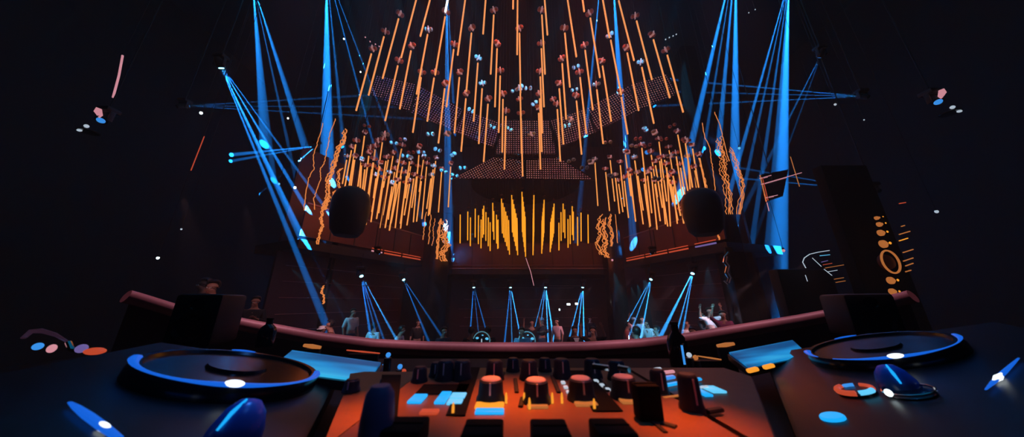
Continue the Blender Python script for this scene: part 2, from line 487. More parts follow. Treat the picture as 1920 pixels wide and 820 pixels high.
def place(lst, where, kind, depth, group, rows):
    items = sorted(lst, key=lambda q: q[3])
    for i in range(len(items)):
        pass
    # rows by height of the lower end
    lo = items[0][3]; hi = items[-1][3] + .01
    buckets = [[] for _ in range(rows)]
    per = math.ceil(len(items) / rows)
    for i, q in enumerate(items): buckets[min(rows - 1, i // per)].append(q)
    n = 0
    for ri, bk in enumerate(buckets):
        bk.sort(key=lambda q: q[2])
        rown = 'highest row' if ri == 0 else ('lowest row' if ri == rows - 1 else ORD[ri] + ' highest row')
        for ci, q in enumerate(bk):
            Y = q[4] if len(q) > 4 else depth(q)
            pb = P(q[2], q[3], Y)
            pt = P(q[0], q[1], Y)
            reel = M['reelblue'] if (where == 'central' and n % 5 == 3 and q[1] > 60) or (where != 'central' and n % 5 == 0 and where != 'far') else None
            o = hang_tube(pt, pb, kind, pod=(.2 if where == 'central' else .16), reel=reel)
            tag(o, 'lit %s LED tube of the %s chandelier, %s from left in its %s' % ('golden' if where == 'far' else 'amber', where, ORD[ci], rown), 'light tube', group)
            n += 1
place(front, 'central', 'tube', lambda q: 5.4 + max(0, q[3]) / 330 * 1.8, 'amber LED tubes of the central chandelier', 6)
place(left, 'left', 'tube_side', lambda q: 8.0 + (q[2] - 640) / 200 * 1.6 + rnd.uniform(0, .9), 'amber LED tubes of the left chandelier', 4)
place(right, 'right', 'tube_side', lambda q: 8.0 + (1325 - q[2]) / 200 * 1.6 + rnd.uniform(0, .9), 'amber LED tubes of the right chandelier', 4)
place(back, 'far', 'tube_back', None, 'golden LED tubes of the far chandelier', 5)

EXTRA = []
for lst, ox, oy, k in (
  ([(40,185,'r'),(215,265,'w'),(150,325,'p'),(300,350,'b'),(385,315,'r'),(545,380,'p'),(410,475,'b'),(465,440,'r'),(560,440,'b'),(720,415,'b'),(870,460,'b'),(960,590,'b'),(885,660,'b'),(780,620,'b'),(610,495,'r'),(75,390,'p'),(650,265,'b'),(815,260,'w')], 680, 200, 5.125),
  ([(870,320,'b'),(960,350,'w'),(1130,285,'r'),(800,410,'r'),(1050,415,'r'),(510,445,'b'),(760,480,'b'),(160,620,'b'),(285,690,'b'),(350,635,'w'),(540,770,'b'),(1115,575,'w'),(980,795,'b'),(890,475,'r'),(120,285,'b'),(150,225,'w'),(700,540,'p'),(1270,430,'p')], 1040, 180, 5.125),
  ([(560,170,'b'),(465,185,'b'),(605,275,'b'),(160,325,'b'),(310,440,'b'),(430,455,'b'),(885,180,'b'),(895,20,'b'),(735,245,'p'),(585,490,'w'),(500,245,'p')], 840, 120, 3.73)):
    for x, y, c in lst: EXTRA.append((ox + x / k, oy + y / k, c))
KIND = {'r': ('dark red', 'reel'), 'w': ('pale', 'reelblue'), 'p': ('rose', 'reel'), 'b': ('blue lit', 'reelblue')}
for where, lo, hi in (('left', 0, 870), ('central', 870, 1040), ('right', 1040, 2000)):
    for c in 'rwpb':
        sel = sorted([e for e in EXTRA if lo <= e[0] < hi and e[2] == c])
        for i, (x, y, _) in enumerate(sel):
            p = P(x, y, 7.4)
            o = bpy.data.objects.new('hanging_winch', None)
            o.location = p
            o.empty_display_size = .1
            link(o)
            tag(o, '%s double reel winch hanging in the %s chandelier, %s of its colour from left' % (KIND[c][0], where, ORD[i]), 'winch', 'bare winches of the chandeliers')
            yaw = Quaternion((0, 0, 1), rnd.uniform(-.9, .9)) @ Quaternion((1, 0, 0), rnd.uniform(-.4, .4))
            k = 1.25 if c in 'bw' else 1.1
            rl = inst('winch', ME_REEL, o, None, yaw, (k, k, k * .7), M[KIND[c][1]])
            if c in 'pw': inst('bracket', ME_STRAP, rl)
            inst('suspension_cable', ME_CABLE, o, None, None, (1, 1, ZC - p.z))
            if c == 'b': BLUEREELS.append(p)
# reflections of the tubes in the pillars, built as glowing wavy strands
def wavy(pts, Y, r, label, extra=0, amp=4, group='wavy orange tube reflections', sub=7):
    o = None
    def path(seed, off):
        rr = random.Random(seed)
        out = []
        for (x0, y0), (x1, y1) in zip(pts, pts[1:]):
            for k in range(sub):
                t = k / sub
                out.append(P(x0 + (x1 - x0) * t + off + rr.uniform(-amp, amp) * .35, y0 + (y1 - y0) * t, Y + rr.uniform(-.05, .05)))
        out.append(P(pts[-1][0] + off, pts[-1][1], Y))
        return out
    pth = path(hash(pts[0][0]) % 1000, 0)
    top = pth[0].copy()
    o = empty('reflection_strand', top, label, 'light strand', group)
    MB().tube([p - top for p in pth], r, 6).build('strand', M['strand'], o)
    for e in range(extra):
        a = path(e + 5, (e - extra / 2) * amp * .55)
        MB().tube([p - top for p in a[e + 1:]], r * .8, 6).build('strand', M['strand'], o)
    MB().tube([Vector((0, 0, 0)), Vector((0, 0, ZC - top.z))], .004, 5).build('suspension_cable', M['cable'], o)
def z1(l, ox, oy, s): return [(ox + x / s, oy + y / s) for x, y in l]
W = 3.727
wavy(z1([(170,115),(135,240),(105,340),(105,440),(65,510),(45,640),(38,725)],560,200,W), 7.6, .012, 'outermost wavy orange tube reflection left of the amber tubes', 0, 3)
wavy(z1([(258,85),(225,170),(200,290),(180,390),(150,440),(155,500),(120,600),(105,650),(112,720)],560,200,W), 7.6, .012, 'second wavy orange tube reflection from the far left', 0, 3)
wavy(z1([(330,155),(325,230),(285,290),(260,380),(240,440),(210,520),(215,600),(205,660),(182,720)],560,200,W), 7.6, .020, 'thick tangled orange tube reflection, third from the left', 3, 6)
wavy(z1([(310,430),(285,450),(280,520),(290,580),(245,600),(240,690),(250,820)],560,200,W), 7.8, .013, 'curling orange tube reflection beside the left hanging loudspeaker', 2, 5)
wavy([(610,375),(606,395),(603,412),(606,425),(600,440),(597,458)], 8, .018, 'short tangled orange tube reflection below the left wavy reflections', 2, 5)
wavy([(607,536),(603,548),(609,558),(606,570)], 8.5, .016, 'tiny curling orange tube reflection low on the left pillar', 1, 5)
W = 3.417
wavy(z1([(465,105),(485,200),(515,260),(525,350),(540,420),(550,560),(545,620)],1180,200,W), 7.6, .011, 'thin wavy orange tube reflection nearest the right amber tubes', 0, 3)
wavy(z1([(545,35),(580,120),(600,200),(630,320),(640,350)],1180,200,W), 7.5, .011, 'long thin wavy tube reflection reaching highest on the right', 0, 2)
wavy(z1([(585,190),(590,270),(610,330),(605,400),(625,470),(640,560),(650,690)],1180,200,W), 7.6, .012, 'thick tangled orange tube reflection right of the amber tubes', 4, 7)
wavy(z1([(650,260),(680,330),(700,400),(725,470),(730,540),(705,690)],1180,200,W), 7.8, .011, 'outermost tangled orange tube reflection on the right', 3, 6)
wavy(z1([(445,330),(480,450),(500,530),(530,630),(550,720),(570,820)],1180,200,W), 7.8, .011, 'wavy tube reflection beside the right hanging loudspeaker', 1, 4)
wavy([(1343,415),(1347,425),(1346,436),(1349,450)], 8.2, .016, 'short reddish tube reflection under the right wavy reflections', 1, 4)
wavy([(799,398),(796,425),(793,450)], 12.9, .022, 'leftmost wavy golden tube reflection on the pillar left of the balcony', 0, 3)
wavy([(808,403),(806,430),(803,458)], 12.9, .022, 'second wavy golden tube reflection on the pillar left of the balcony', 0, 3)
wavy([(816,410),(812,430),(813,445),(810,461)], 12.9, .018, 'third wavy golden tube reflection on the pillar left of the balcony', 0, 3)
wavy([(827,410),(824,430),(822,455),(820,486)], 12.9, .035, 'thick orange tube reflection on the pillar left of the balcony', 2, 4)
wavy([(836,412),(837,430),(833,445),(841,460),(830,475),(835,490)], 12.9, .03, 'tangled golden tube reflection on the pillar left of the balcony', 4, 6)
wavy([(1128,402),(1122,425),(1127,440),(1120,455),(1128,478)], 12.9, .024, 'looping golden tube reflection on the pillar right of the balcony', 2, 6)
wavy([(1136,408),(1132,430),(1138,455),(1133,470),(1141,483)], 12.9, .03, 'tangled golden tube reflection on the pillar right of the balcony', 3, 7)
wavy([(1146,402),(1143,420),(1149,440),(1147,462)], 12.9, .028, 'thick orange tube reflection on the pillar right of the balcony', 2, 5)
wavy([(1154,402),(1156,430),(1158,456)], 12.9, .018, 'thin golden tube reflection at the right edge of the right pillar', 0, 2)

# ------------------------------------------------------------------ perforated LED panels overhead
def led_panel(px4, ys, label, mk='ledmesh'):
    c = [P(x, y, Y) for (x, y), Y in zip(px4, ys)]
    ctr = sum(c, Vector()) / 4
    o = empty('led_screen', ctr, label, 'LED panel', 'perforated LED panels above the dance floor')
    cc = [p - ctr for p in c]
    n = (cc[1] - cc[0]).cross(cc[3] - cc[0]).normalized()
    if n.dot(CAM - ctr) > 0: n = -n
    MB().slab(cc, .05, n, uv=True).build('perforated_screen', M[mk], o)
    f = MB()
    for i in range(4):
        f.tube([cc[i], cc[(i + 1) % 4]], .03, 6)
    f.build('frame', M['black'], o)
    MB().tube([Vector((0, 0, 0)), Vector((0, 0, ZC - ctr.z))], .006, 5).build('suspension_cable', M['cable'], o)
led_panel([(706,141),(782,158),(768,210),(690,176)], [9.2, 9.4, 9.4, 9.2], 'leftmost perforated LED panel, outer end of the cross')
led_panel([(784,160),(868,205),(850,246),(770,212)], [9.4, 9.8, 9.8, 9.4], 'perforated LED panel second from the left end of the cross')
led_panel([(870,206),(942,232),(924,278),(852,248)], [9.8, 10.3, 10.3, 9.8], 'perforated LED panel left of the crossing')
led_panel([(944,230),(1012,230),(1046,276),(978,300),(926,280)][:4] if False else [(944,226),(1030,226),(1044,290),(928,290)], [10.4] * 4, 'square perforated LED panel at the crossing', 'ledmesh_red')
led_panel([(1032,226),(1098,204),(1118,248),(1048,278)], [10.3, 9.8, 9.8, 10.3], 'perforated LED panel right of the crossing', 'ledmesh_red')
led_panel([(1100,203),(1180,160),(1196,208),(1120,246)], [9.8, 9.4, 9.4, 9.8], 'perforated LED panel second from the right end of the cross', 'ledmesh_red')
led_panel([(1182,159),(1252,138),(1268,178),(1198,207)], [9.4, 9.2, 9.2, 9.4], 'rightmost perforated LED panel, outer end of the cross', 'ledmesh_red')
led_panel([(926,294),(846,336),(984,336),(982,300)], [10.9] * 4, 'lower left perforated LED panel under the crossing', 'ledmesh_red')
led_panel([(986,300),(986,336),(1116,338),(1046,294)], [10.9] * 4, 'lower right perforated LED panel under the crossing', 'ledmesh_red')

# round dark soffit over the golden cluster
sc_ = P(985, 352, 13.9)
o = tag(MB().lathe([(0, 0), (2.7, 0), (2.9, .06), (2.9, .3), (0, .3)], n=48).build('round_canopy', M['black'], loc=sc_), 'black round canopy over the golden far chandelier', 'canopy')
MB().lathe([(.05, .3), (.05, ZC - sc_.z)], n=8).build('suspension_pole', M['black'], o)

# ------------------------------------------------------------------ hanging loudspeakers (dark rounded)
def hang_speaker(px, Y, w, h, label, ytop):
    top = P(px, ytop, Y)
    o = empty('hanging_loudspeaker', top - Vector((0, 0, h)), label, 'loudspeaker', 'hanging loudspeakers')
    prof = [(0, 0), (w * .30, .02), (w * .42, h * .12), (w * .5, h * .45), (w * .5, h * .72), (w * .42, h * .88), (w * .25, h * .97), (0, h)]
    MB().lathe(prof, n=28).build('cabinet', M['black'], o)
    MB().ball((0, -w * .34, h * .5), w * .26, (1, .5, 1.3)).build('grille', M['black_gloss'], o)
    MB().lathe([(.012, h), (.012, ZC - (top.z - h))], n=6).build('suspension_pole', M['black'], o)
hang_speaker(664, 7.4, .98, 1.45, 'black rounded loudspeaker hanging below the left amber tubes', 352)
hang_speaker(1308, 7.4, .98, 1.35, 'black rounded loudspeaker hanging below the right amber tubes', 356)

# curled metal ornaments on the outer pillars
for pts, Y, lb in (([(556,470),(568,476),(574,486),(562,492),(552,502),(556,514),(568,520),(578,512),(574,500)], 10.4, 'curled metal ornament on the left pillar in the blue beam'),
                   ([(1366,474),(1359,482),(1357,492),(1363,500),(1360,512),(1366,522),(1363,532),(1357,526)], 9.0, 'curled metal ornament on the right pillar')):
    ps = [P(x, y, Y) for x, y in pts]
    o = empty('wall_ornament', ps[0], lb, 'ornament')
    MB().tube([p - ps[0] for p in ps], .035, 8).build('curl', M['chrome'], o)
    MB().tube([p - ps[0] + V((.12, .05, .02)) for p in ps[1:-1]], .02, 8).build('curl', M['reelblue'], o)
    MB().box((.1, .12, -.3), (.25, .12, 1.0), bevel=.02).build('back_plate', M['black_gloss'], o)
# thin cord under the golden cluster
a = P(986, 484, 10.4); b = P(1001, 536, 10.4)
o = tag(MB().tube([b, (a + b) / 2 + V((.03, 0, 0)), a], .012, 6).build('dangling_string', M['pinkl']), 'thin pale pink string dangling under the middle of the golden tubes', 'string')

# ------------------------------------------------------------------ moving head lights and beams
def fixture_meshes():
    base = MB().box((0, 0, .17), (.26, .20, .09), bevel=.015).mesh('base', M['black'])
    yoke = MB().box((-.115, 0, .04), (.025, .07, .22), bevel=.008).box((.115, 0, .04), (.025, .07, .22), bevel=.008).box((0, 0, .125), (.25, .08, .02)).mesh('yoke', M['black'])
    head = MB().lathe([(0, -.13), (.05, -.13), (.075, -.08), (.08, .05), (.085, .10), (.06, .11), (0, .11)], n=18).mesh('lamp_head', M['black'])
    lens = MB().lathe([(0, .112), (.055, .112), (.05, .122), (0, .130)], n=18).mesh('lens', M['lens'])
    lensd = MB().lathe([(0, .112), (.055, .112), (.05, .122), (0, .130)], n=18).mesh('lens', M['lensdim'])
    return base, yoke, head, lens, lensd
FB, FY, FH, FL, FLD = fixture_meshes()
POLE = MB().lathe([(.012, 0), (.012, 1)], n=6).mesh('pole', M['black'])
def moving_head(p, aim, label, ztop=ZC, dim=False, s=1., group='moving head lights'):
    o = empty('moving_head_light', p, label, 'stage light', group)
    d = (aim - p).normalized()
    inst('base', FB, o, scale=(s, s, s))
    inst('yoke', FY, o, scale=(s, s, s))
    h = inst('lamp_head', FH, o, rot=q_to(d), scale=(s, s, s))
    inst('lens', FLD if dim else FL, h)
    if ztop - p.z > .3: inst('hanging_pole', POLE, o, Vector((0, 0, .2 * s)), None, (1, 1, ztop - p.z - .2 * s))
    return o
def beam(a, b, ang, pw, col=(.02, .26, 1.), blend=.35, start=.14):
    l = bpy.data.lights.new('beam', 'SPOT')
    l.energy = pw * 2300
    l.spot_size = math.radians(ang)
    l.spot_blend = blend
    l.color = col
    l.shadow_soft_size = .01
    o = bpy.data.objects.new('beam_lamp', l)
    COL.objects.link(o)
    d = (b - a).normalized()
    o.location = a + d * start
    o.rotation_mode = 'QUATERNION'
    o.rotation_quaternion = q_to(b - a, '-Z', 'Y')
BLUE = (.010, .24, .92)
CY = (.03, .36, 1.)
# lamps under the balconies
low = [(676,513,9.6,[(690,600,1.5,.6),(708,604,1.0,.5),(722,598,.9,1.3),(700,606,1.0,.4)],'blue stage light at the outer end under the left gallery'),
 (755,521,12.0,[(777,575,1.2,.5),(785,566,1.0,.5)],'blue stage light at the inner end under the left gallery'),
 (888,535,14.2,[(882,620,1.3,.9),(897,622,.8,.7),(910,615,1.2,.6)],'leftmost of the four blue stage lights under the centre balcony'),
 (957,535,14.2,[(947,635,1.3,.9),(960,640,.9,1.2),(976,632,1.2,2.0)],'second from left of the four blue stage lights under the balcony'),
 (1023,535,14.2,[(1002,618,.9,1.2),(1014,610,.9,1.4),(1028,645,1.2,2.4),(1040,648,1.6,2.2)],'third from left of the four blue stage lights under the balcony'),
 (1093,535,14.2,[(1066,640,1.2,1.5),(1082,640,1.2,1.8),(1095,645,1.4,2.4)],'rightmost of the four blue stage lights under the centre balcony'),
 (1222,520,11.8,[(1182,594,.8,1.6),(1193,596,.9,1.4),(1207,604,1.2,1.8)],'blue stage light at the inner end under the right gallery'),
 (1300,508,9.8,[(1245,618,1.6,1.3),(1272,612,.9,1.5),(1283,605,1.0,1.2)],'blue stage light at the outer end under the right gallery')]
for px, py, Y, rays, lb in low:
    a = P(px, py, Y)
    aim = P(sum(r[0] for r in rays) / len(rays), rays[0][1], Y - .6)
    moving_head(a, aim, lb, ztop=zc - .25 if 850 < px < 1150 else ZB - .3, s=1.1, group='blue stage lights under the balconies')
    for x, y, ang, pw in rays:
        beam(a, P(x, y, Y - .7), ang * 1.7, pw * 300, BLUE if pw < 1.1 else CY, start=.19)
# overhead beams
over = [
 (474,-30,5.2,[(492,225,2.0,1.3,10.5),(505,260,1.3,1.,10.5),(545,292,1.0,.8,11),(572,282,1.7,1.3,11.5),(585,300,1.0,1.,11.5)],'blue stage light overhead, source of the outer left beam fan'),
 (612,-60,5.4,[(612,260,3.6,1.5,9.5),(622,300,1.8,1.3,9.5),(648,300,1.0,.9,10),(640,250,1.0,.8,10),(700,270,1.1,1.2,11),(735,262,1.1,.8,11)],'blue stage light overhead, source of the inner left beam fan'),
 (411,118,5.4,[(520,385,1.5,1.5,7.6),(535,375,1.2,1.6,7.8),(550,350,1.6,1.7,8),(566,330,1.3,1.0,8),(558,430,2.2,1.2,8.5)],'blue stage light on the left, high above the terrace'),
 (1380,-90,5.2,[(1298,260,2.4,1.6,9.5),(1318,290,1.1,1.2,9.5),(1345,300,1.8,1.5,9.5),(1378,275,2.6,2.0,9.5)],'blue stage light overhead, source of the inner right beam fan'),
 (1480,-40,5.2,[(1388,290,1.3,2.0,8.5),(1400,330,1.0,1.2,8.5),(1425,350,1.1,1.2,8.5),(1448,360,1.3,1.3,8.5),(1465,350,3.0,2.3,8.5)],'blue stage light overhead, source of the outer right beam fan'),
 (837,-60,5.5,[(839,200,2.6,1.2,8.5),(845,90,1.2,1.,8.5)],'blue stage light overhead between the central tubes, left side'),
 (1128,-60,5.6,[(1072,330,1.8,1.7,9.6),(1100,240,1.5,1.5,9.6)],'blue stage light overhead between the central tubes, right side'),
 (1148,-60,5.6,[(1160,160,2.0,1.6,9.2),(1172,250,1.8,1.5,9.2)],'blue stage light overhead at the right of the central tubes'),
]
for px, py, Y, rays, lb in over:
    a = P(px, py, Y)
    aim = P(rays[0][0], rays[0][1], rays[0][4])
    moving_head(a, aim, lb, group='overhead blue stage lights')
    for x, y, ang, pw, Yb in rays:
        beam(a, P(x, y, Yb), ang * 1.25, pw * 300, BLUE)
side = [
 (343,199,6.0,[(600,184,1.2,.35,8.6),(600,200,.9,.4,8.8),(620,214,.9,.5,9)],'dim blue stage light at the far left shining across the hall'),
 (592,274,8.0,[(400,294,1.6,.9,12),(400,308,1.3,.7,12),(530,330,1.8,.9,10.5),(536,322,1.0,.8,10.5)],'blue stage light at the left pillar shining sideways'),
 (1618,181,6.0,[(1380,160,1.0,1.0,8.6),(1380,175,.9,.6,8.8),(1380,192,1.0,.8,9)],'blue stage light at the far right shining across the hall'),
 (1541,99,5.6,[(1508,165,2.0,.25,6.4),(1516,168,1.2,.2,6.4)],'small blue stage light high on the right'),
 (1638,357,6.2,[(1560,350,1.3,.4,7),(1560,344,1.3,.3,7)],'dim blue stage light low on the right'),
]
for px, py, Y, rays, lb in side:
    a = P(px, py, Y)
    moving_head(a, P(rays[0][0], rays[0][1], rays[0][4]), lb, dim=True, group='side stage lights', s=.9)
    for x, y, ang, pw, Yb in rays:
        beam(a, P(x, y, Yb), ang, pw * 330, BLUE)
# pink-lit fixtures left and right
for px, py, lb, sgn in ((196, 222, 'pink-lit stage light hanging on the far left', 1), (1752, 188, 'pink-lit stage light hanging on the far right', -1)):
    p = P(px, py, 5.0)
    o = moving_head(p, p + Vector((.4 * sgn, -.5, -.8)), lb, dim=True, s=1.1, group='pink-lit side fixtures')
    pts = [p - p + Vector((x * .007 * -sgn, 0, z * .007)) for x, z in (((-10, -18), (14, 4), (12, 18), (-4, 12), (-16, -10)))]
    MB().slab([q + Vector((0, -.12, .06)) for q in pts], .02).build('barn_door', M['pinkl'], o, label='pink glowing flap')
    MB().ball((.12 * -sgn, -.1, -.26), .035).ball((.22 * -sgn, -.1, -.36), .03, (1.5, 1, .8)).build('indicator_lamps', M['white_dim'], o)
    MB().lathe([(.14, 0), (.15, .01), (.15, .02), (.14, .03)], (.2 * -sgn, 0, -.34), n=20).build('ring', M['black_gloss'], o)
a = P(230, 104, 5.2); b = P(212, 183, 5.2)
o = tag(MB().tube([b, (a + b) / 2 + Vector((.02, 0, 0)), a], .018, 8).build('light_tube', M['pinkl']), 'slanting pale pink light tube on the far left', 'light tube')
MB().tube([a, Vector((a.x, a.y, ZC))], .004, 5).build('suspension_cable', M['cable'], o)
a = P(383, 256, 6.2); b = P(358, 320, 6.2)
o = tag(MB().tube([b, a], .010, 6).build('light_tube', M['redl']), 'short dim red light tube left of the blue beams', 'light tube')
MB().tube([a, Vector((a.x, a.y, ZC))], .004, 5).build('suspension_cable', M['cable'], o)
# small bare lamps
k = 0
WORDS = ['beside the dim beam on the far left', 'low on the outer left beam fan', 'on the left pillar beside the wavy strands', 'high on the inner left beam fan',
         'where the inner left beam passes the tubes', 'on the outer right beam fan', 'below the right horizontal beam', 'low in the dark on the right near the round lamps',
         'low in the dark beyond the right beams', 'in the dark on the far right', 'on the left wall above the rail', 'dim, above the couple on the left', 'under the right strands by the pillar',
         'high in the dark right of the right beams', 'over the right beam fan, upper', 'over the right beam fan, lower', 'at the foot of the left beams']
for i, (px, py, Y, r, mk) in enumerate([(377,212,6,.045,'white'),(540,222,7,.035,'white'),(553,352,7.4,.05,'white'),(645,73,6.4,.035,'white'),(676,135,6.4,.03,'white'),
        (1386,278,7,.045,'cyanpale'),(1566,196,6,.035,'white_dim'),(1631,458,5.5,.02,'white_dim'),(1469,470,6,.04,'pinkl'),(1756,397,5,.035,'white_dim'),(296,484,5,.03,'white'),
        (340,430,5,.02,'white_dim'),(1148,488,12,.06,'pinkl'),(1620,225,6,.02,'white_dim'),(1404,24,6,.02,'white_dim'),(1416,18,6,.02,'white_dim'),(523,345,7.2,.04,'cyanpale')]):
    p = P(px, py, Y)
    r *= .72
    o = empty('pin_lamp', p, 'small glowing pin lamp ' + WORDS[i], 'lamp', 'small pin lamps in the dark')
    MB().ball((0, 0, 0), r, (1, 1, 1.25), n=10).build('bulb', M[mk], o)
    MB().lathe([(r * .7, r * .8), (r * .7, r * 2), (0, r * 2.2)], n=10).build('socket', M['black'], o)
    inst('cord', ME_CABLE, o, Vector((0, 0, r * 2)), None, (1, 1, ZC - p.z - r * 2))
# bright rod lamp at the top of the centre-left beam
a = P(842, -14, 5.8); b = P(835, 22, 5.8)
o = tag(MB().tube([b, a], .03, 8).build('rod_lamp', M['white']), 'brilliant white rod lamp at the top between the central tubes', 'lamp')
MB().tube([a, Vector((a.x, a.y, ZC))], .004, 5).build('suspension_cable', M['cable'], o)
# dotted light chain at the right
for j, (pts, lb) in enumerate((([(1248,74),(1255,70.5),(1262,67.5),(1268,64.5)], 'short chain of tiny white lights above the rightmost tubes'),
                               ([(685,70),(694,78),(704,83),(711,87)], 'short chain of tiny lights above the leftmost tubes'))):
    ps = [P(x, y, 7) for x, y in pts]
    o = empty('light_chain', ps[0], lb, 'light chain')
    mb = MB()
    for p in ps: mb.ball(p - ps[0], .022, n=8)
    mb.build('bulbs', M['pinkl'] if j else M['white_dim'], o)
    MB().tube([p - ps[0] for p in ps], .004, 5).build('wire', M['cable'], o)
    MB().tube([Vector((0, 0, 0)), Vector((0, 0, ZC - ps[0].z))], .004, 5).build('suspension_cable', M['cable'], o)

# ------------------------------------------------------------------ mirror framed sail and disco pieces at the right beams
p0 = P(1452, 352, 7.4)
o = empty('mirror_panel', p0, 'red and blue lit mirrored panel at the foot of the right beams', 'panel')
c = [P(x, y, 7.4) - p0 for x, y in ((1426, 328), (1478, 318), (1468, 368), (1438, 378))]
MB().slab(c, .04, Vector((0, 1, 0))).build('mirror', M['chrome'], o)
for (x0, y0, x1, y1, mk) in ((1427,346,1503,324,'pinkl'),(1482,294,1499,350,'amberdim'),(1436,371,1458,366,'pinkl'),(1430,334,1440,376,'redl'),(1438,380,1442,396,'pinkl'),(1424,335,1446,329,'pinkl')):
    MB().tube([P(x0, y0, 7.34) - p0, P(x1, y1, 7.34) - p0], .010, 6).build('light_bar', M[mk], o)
MB().tube([Vector((0, 0, .2)), Vector((0, 0, ZC - p0.z))], .01, 5).build('hanging_pole', M['black'], o)

# ------------------------------------------------------------------ round amber lamps on the right tower
def lathe_ring(R, r, n=36):
    return [(R - r, -r), (R, -r * 1.3), (R + r, -r), (R + r, r), (R, r * 1.3), (R - r, r), (R - r, -r)]
Y = 5.2
tw = P(1672, 480, Y)
o = empty('lamp_tower', Vector((tw.x + .1, Y + .25, 1.0)), 'tall black tower of round amber lamps and amber bars on the right', 'lamp tower')
base = o.location.copy()
struct('floor_terrace_right', MB().box((8.2, 6.2, .5), (7.0, 4.6, 1.0), bevel=.02), M['black'], 'high black terrace beside the booth on the right', 'platform')
hh = 5.3 - base.z
MB().box((.0, .12, hh / 2), (1.0, .2, hh), bevel=.02).build('cabinet', M['fader'], o)
mats_r = 'amberdim'
for (px, py, R) in ((1649,408,.035),(1654,420,.045),(1657,436,.06),(1662,457,.075),(1676,526,.065),(1679,547,.055)):
    q = P(px, py, Y) - base
    l = MB().lathe([(0, 0), (R * .55, 0), (R * .6, .02), (R, .03), (R, .06), (0, .06)], q, Quaternion((1, 0, 0), -PI / 2), 20).build('round_lamp', M['amberdim'], o)
    MB().ball(q + Vector((0, -.055, 0)), R * .35, (1, .3, 1)).build('bulb', M['amber'], l)
q = P(1670, 491, Y) - base
m_ = MB()
pts = [q + Vector((math.cos(t) * .155, 0, math.sin(t) * .21)) for t in [2 * PI * i / 32 for i in range(33)]]
m_.tube(pts, .016, 8)
l = m_.build('ring_lamp', M['amberdim'], o, label='large glowing amber ring')
MB().lathe([(0, 0), (.13, 0), (.15, .05), (0, .06)], q + Vector((0, .03, 0)), Quaternion((1, 0, 0), -PI / 2) , 24).build('ring_centre', M['parapet'], l)
for (x0, y0, x1, y1, mk) in ((1686,440,1706,434,'amberdim'),(1686,452,1702,447,'amber'),(1693,474,1712,468,'amberdim'),(1694,490,1712,484,'amberdim'),(1698,499,1712,494,'amberdim'),(1698,510,1708,507,'amberdim'),(1686,382,1698,380,'redl'),(1690,425,1696,423,'amberdim')):
    MB().tube([P(x0, y0, Y) - base, P(x1, y1, Y) - base], .010, 6).build('light_bar', M[mk], o)
# lit bar shelf on the right
Y = 5.6
pz = P(1540, 520, Y)
o = empty('bar_shelf', Vector((pz.x, Y + .3, 1.0)), 'dark curved bar back with lit shelf edges on the right', 'bar shelf')
base = o.location.copy()
MB().box((0, .1, 1.05), (1.15, .25, 2.1), bevel=.05).build('cabinet', M['black'], o)
MB().tube([P(x, y, Y) - base for x, y in ((1555,470),(1535,473),(1518,477),(1508,484),(1505,492),(1511,503))], .008, 6).build('curved_light_edge', M['white_dim'], o)
for (x0, y0, x1, y1, mk) in ((1537,480,1556,478,'cyanpale'),(1540,492,1552,489,'violet'),(1543,497,1560,494,'redl'),(1547,503,1582,497,'amberdim'),(1552,510,1570,507,'white_dim'),(1564,524,1582,521,'amberdim'),(1567,530,1585,527,'amberdim'),(1510,516,1514,528,'white_dim'),(1523,484,1540,500,'white_dim'),(1545,505,1560,517,'white_dim')):
    MB().tube([P(x0, y0, Y) - base, P(x1, y1, Y) - base], .006, 6).build('shelf_light', M[mk], o)

# ------------------------------------------------------------------ people
def skin_mesh(name, chains, m, sub=1):
    """chains: list of lists of (co, (rx, ry)); a point given as an int index refers to an earlier vertex"""
    me = bpy.data.meshes.new(name)
    vs, es, rad = [], [], []
    for ch in chains:
        last = None
        for it in ch:
            if isinstance(it, int):
                idx = it
            else:
                vs.append(it[0]); rad.append(it[1] if hasattr(it[1], '__len__') else (it[1], it[1])); idx = len(vs) - 1
            if last is not None: es.append((last, idx))
            last = idx
    me.from_pydata([tuple(v) for v in vs], es, [])
    o = bpy.data.objects.new(name, me)
    COL.objects.link(o)
    md = o.modifiers.new('skin', 'SKIN')
    md.use_smooth_shade = True
    for i, v in enumerate(me.skin_vertices[0].data):
        v.radius = rad[i]
        v.use_root = (i == 0)
    sb = o.modifiers.new('sub', 'SUBSURF'); sb.levels = sub; sb.render_levels = sub
    dg = bpy.context.evaluated_depsgraph_get()
    out = bpy.data.meshes.new_from_object(o.evaluated_get(dg))
    bpy.data.objects.remove(o)
    out.name = name
    out.materials.clear(); out.materials.append(m)
    for p in out.polygons: p.use_smooth = True
    return out
V = Vector
POSES = {
 'stand': dict(el=V((-.24, .03, 1.12)), wl=V((-.25, -.06, .88)), er=V((.24, .03, 1.12)), wr=V((.25, -.06, .88)), lean=0),
 'armup': dict(el=V((-.33, -.08, 1.50)), wl=V((-.26, -.10, 1.76)), er=V((.25, .02, 1.12)), wr=V((.20, -.20, 1.00)), lean=0),
 'front': dict(el=V((-.24, -.04, 1.12)), wl=V((-.12, -.28, 1.18)), er=V((.24, -.04, 1.12)), wr=V((.12, -.30, 1.22)), lean=.03),
 'both': dict(el=V((-.36, -.06, 1.40)), wl=V((-.34, -.10, 1.66)), er=V((.36, -.06, 1.44)), wr=V((.30, -.12, 1.70)), lean=-.02),
 'lean': dict(el=V((-.28, -.10, 1.10)), wl=V((-.34, -.30, 1.02)), er=V((.24, -.12, 1.08)), wr=V((.10, -.34, 1.08)), lean=.14),
}
PM = {}
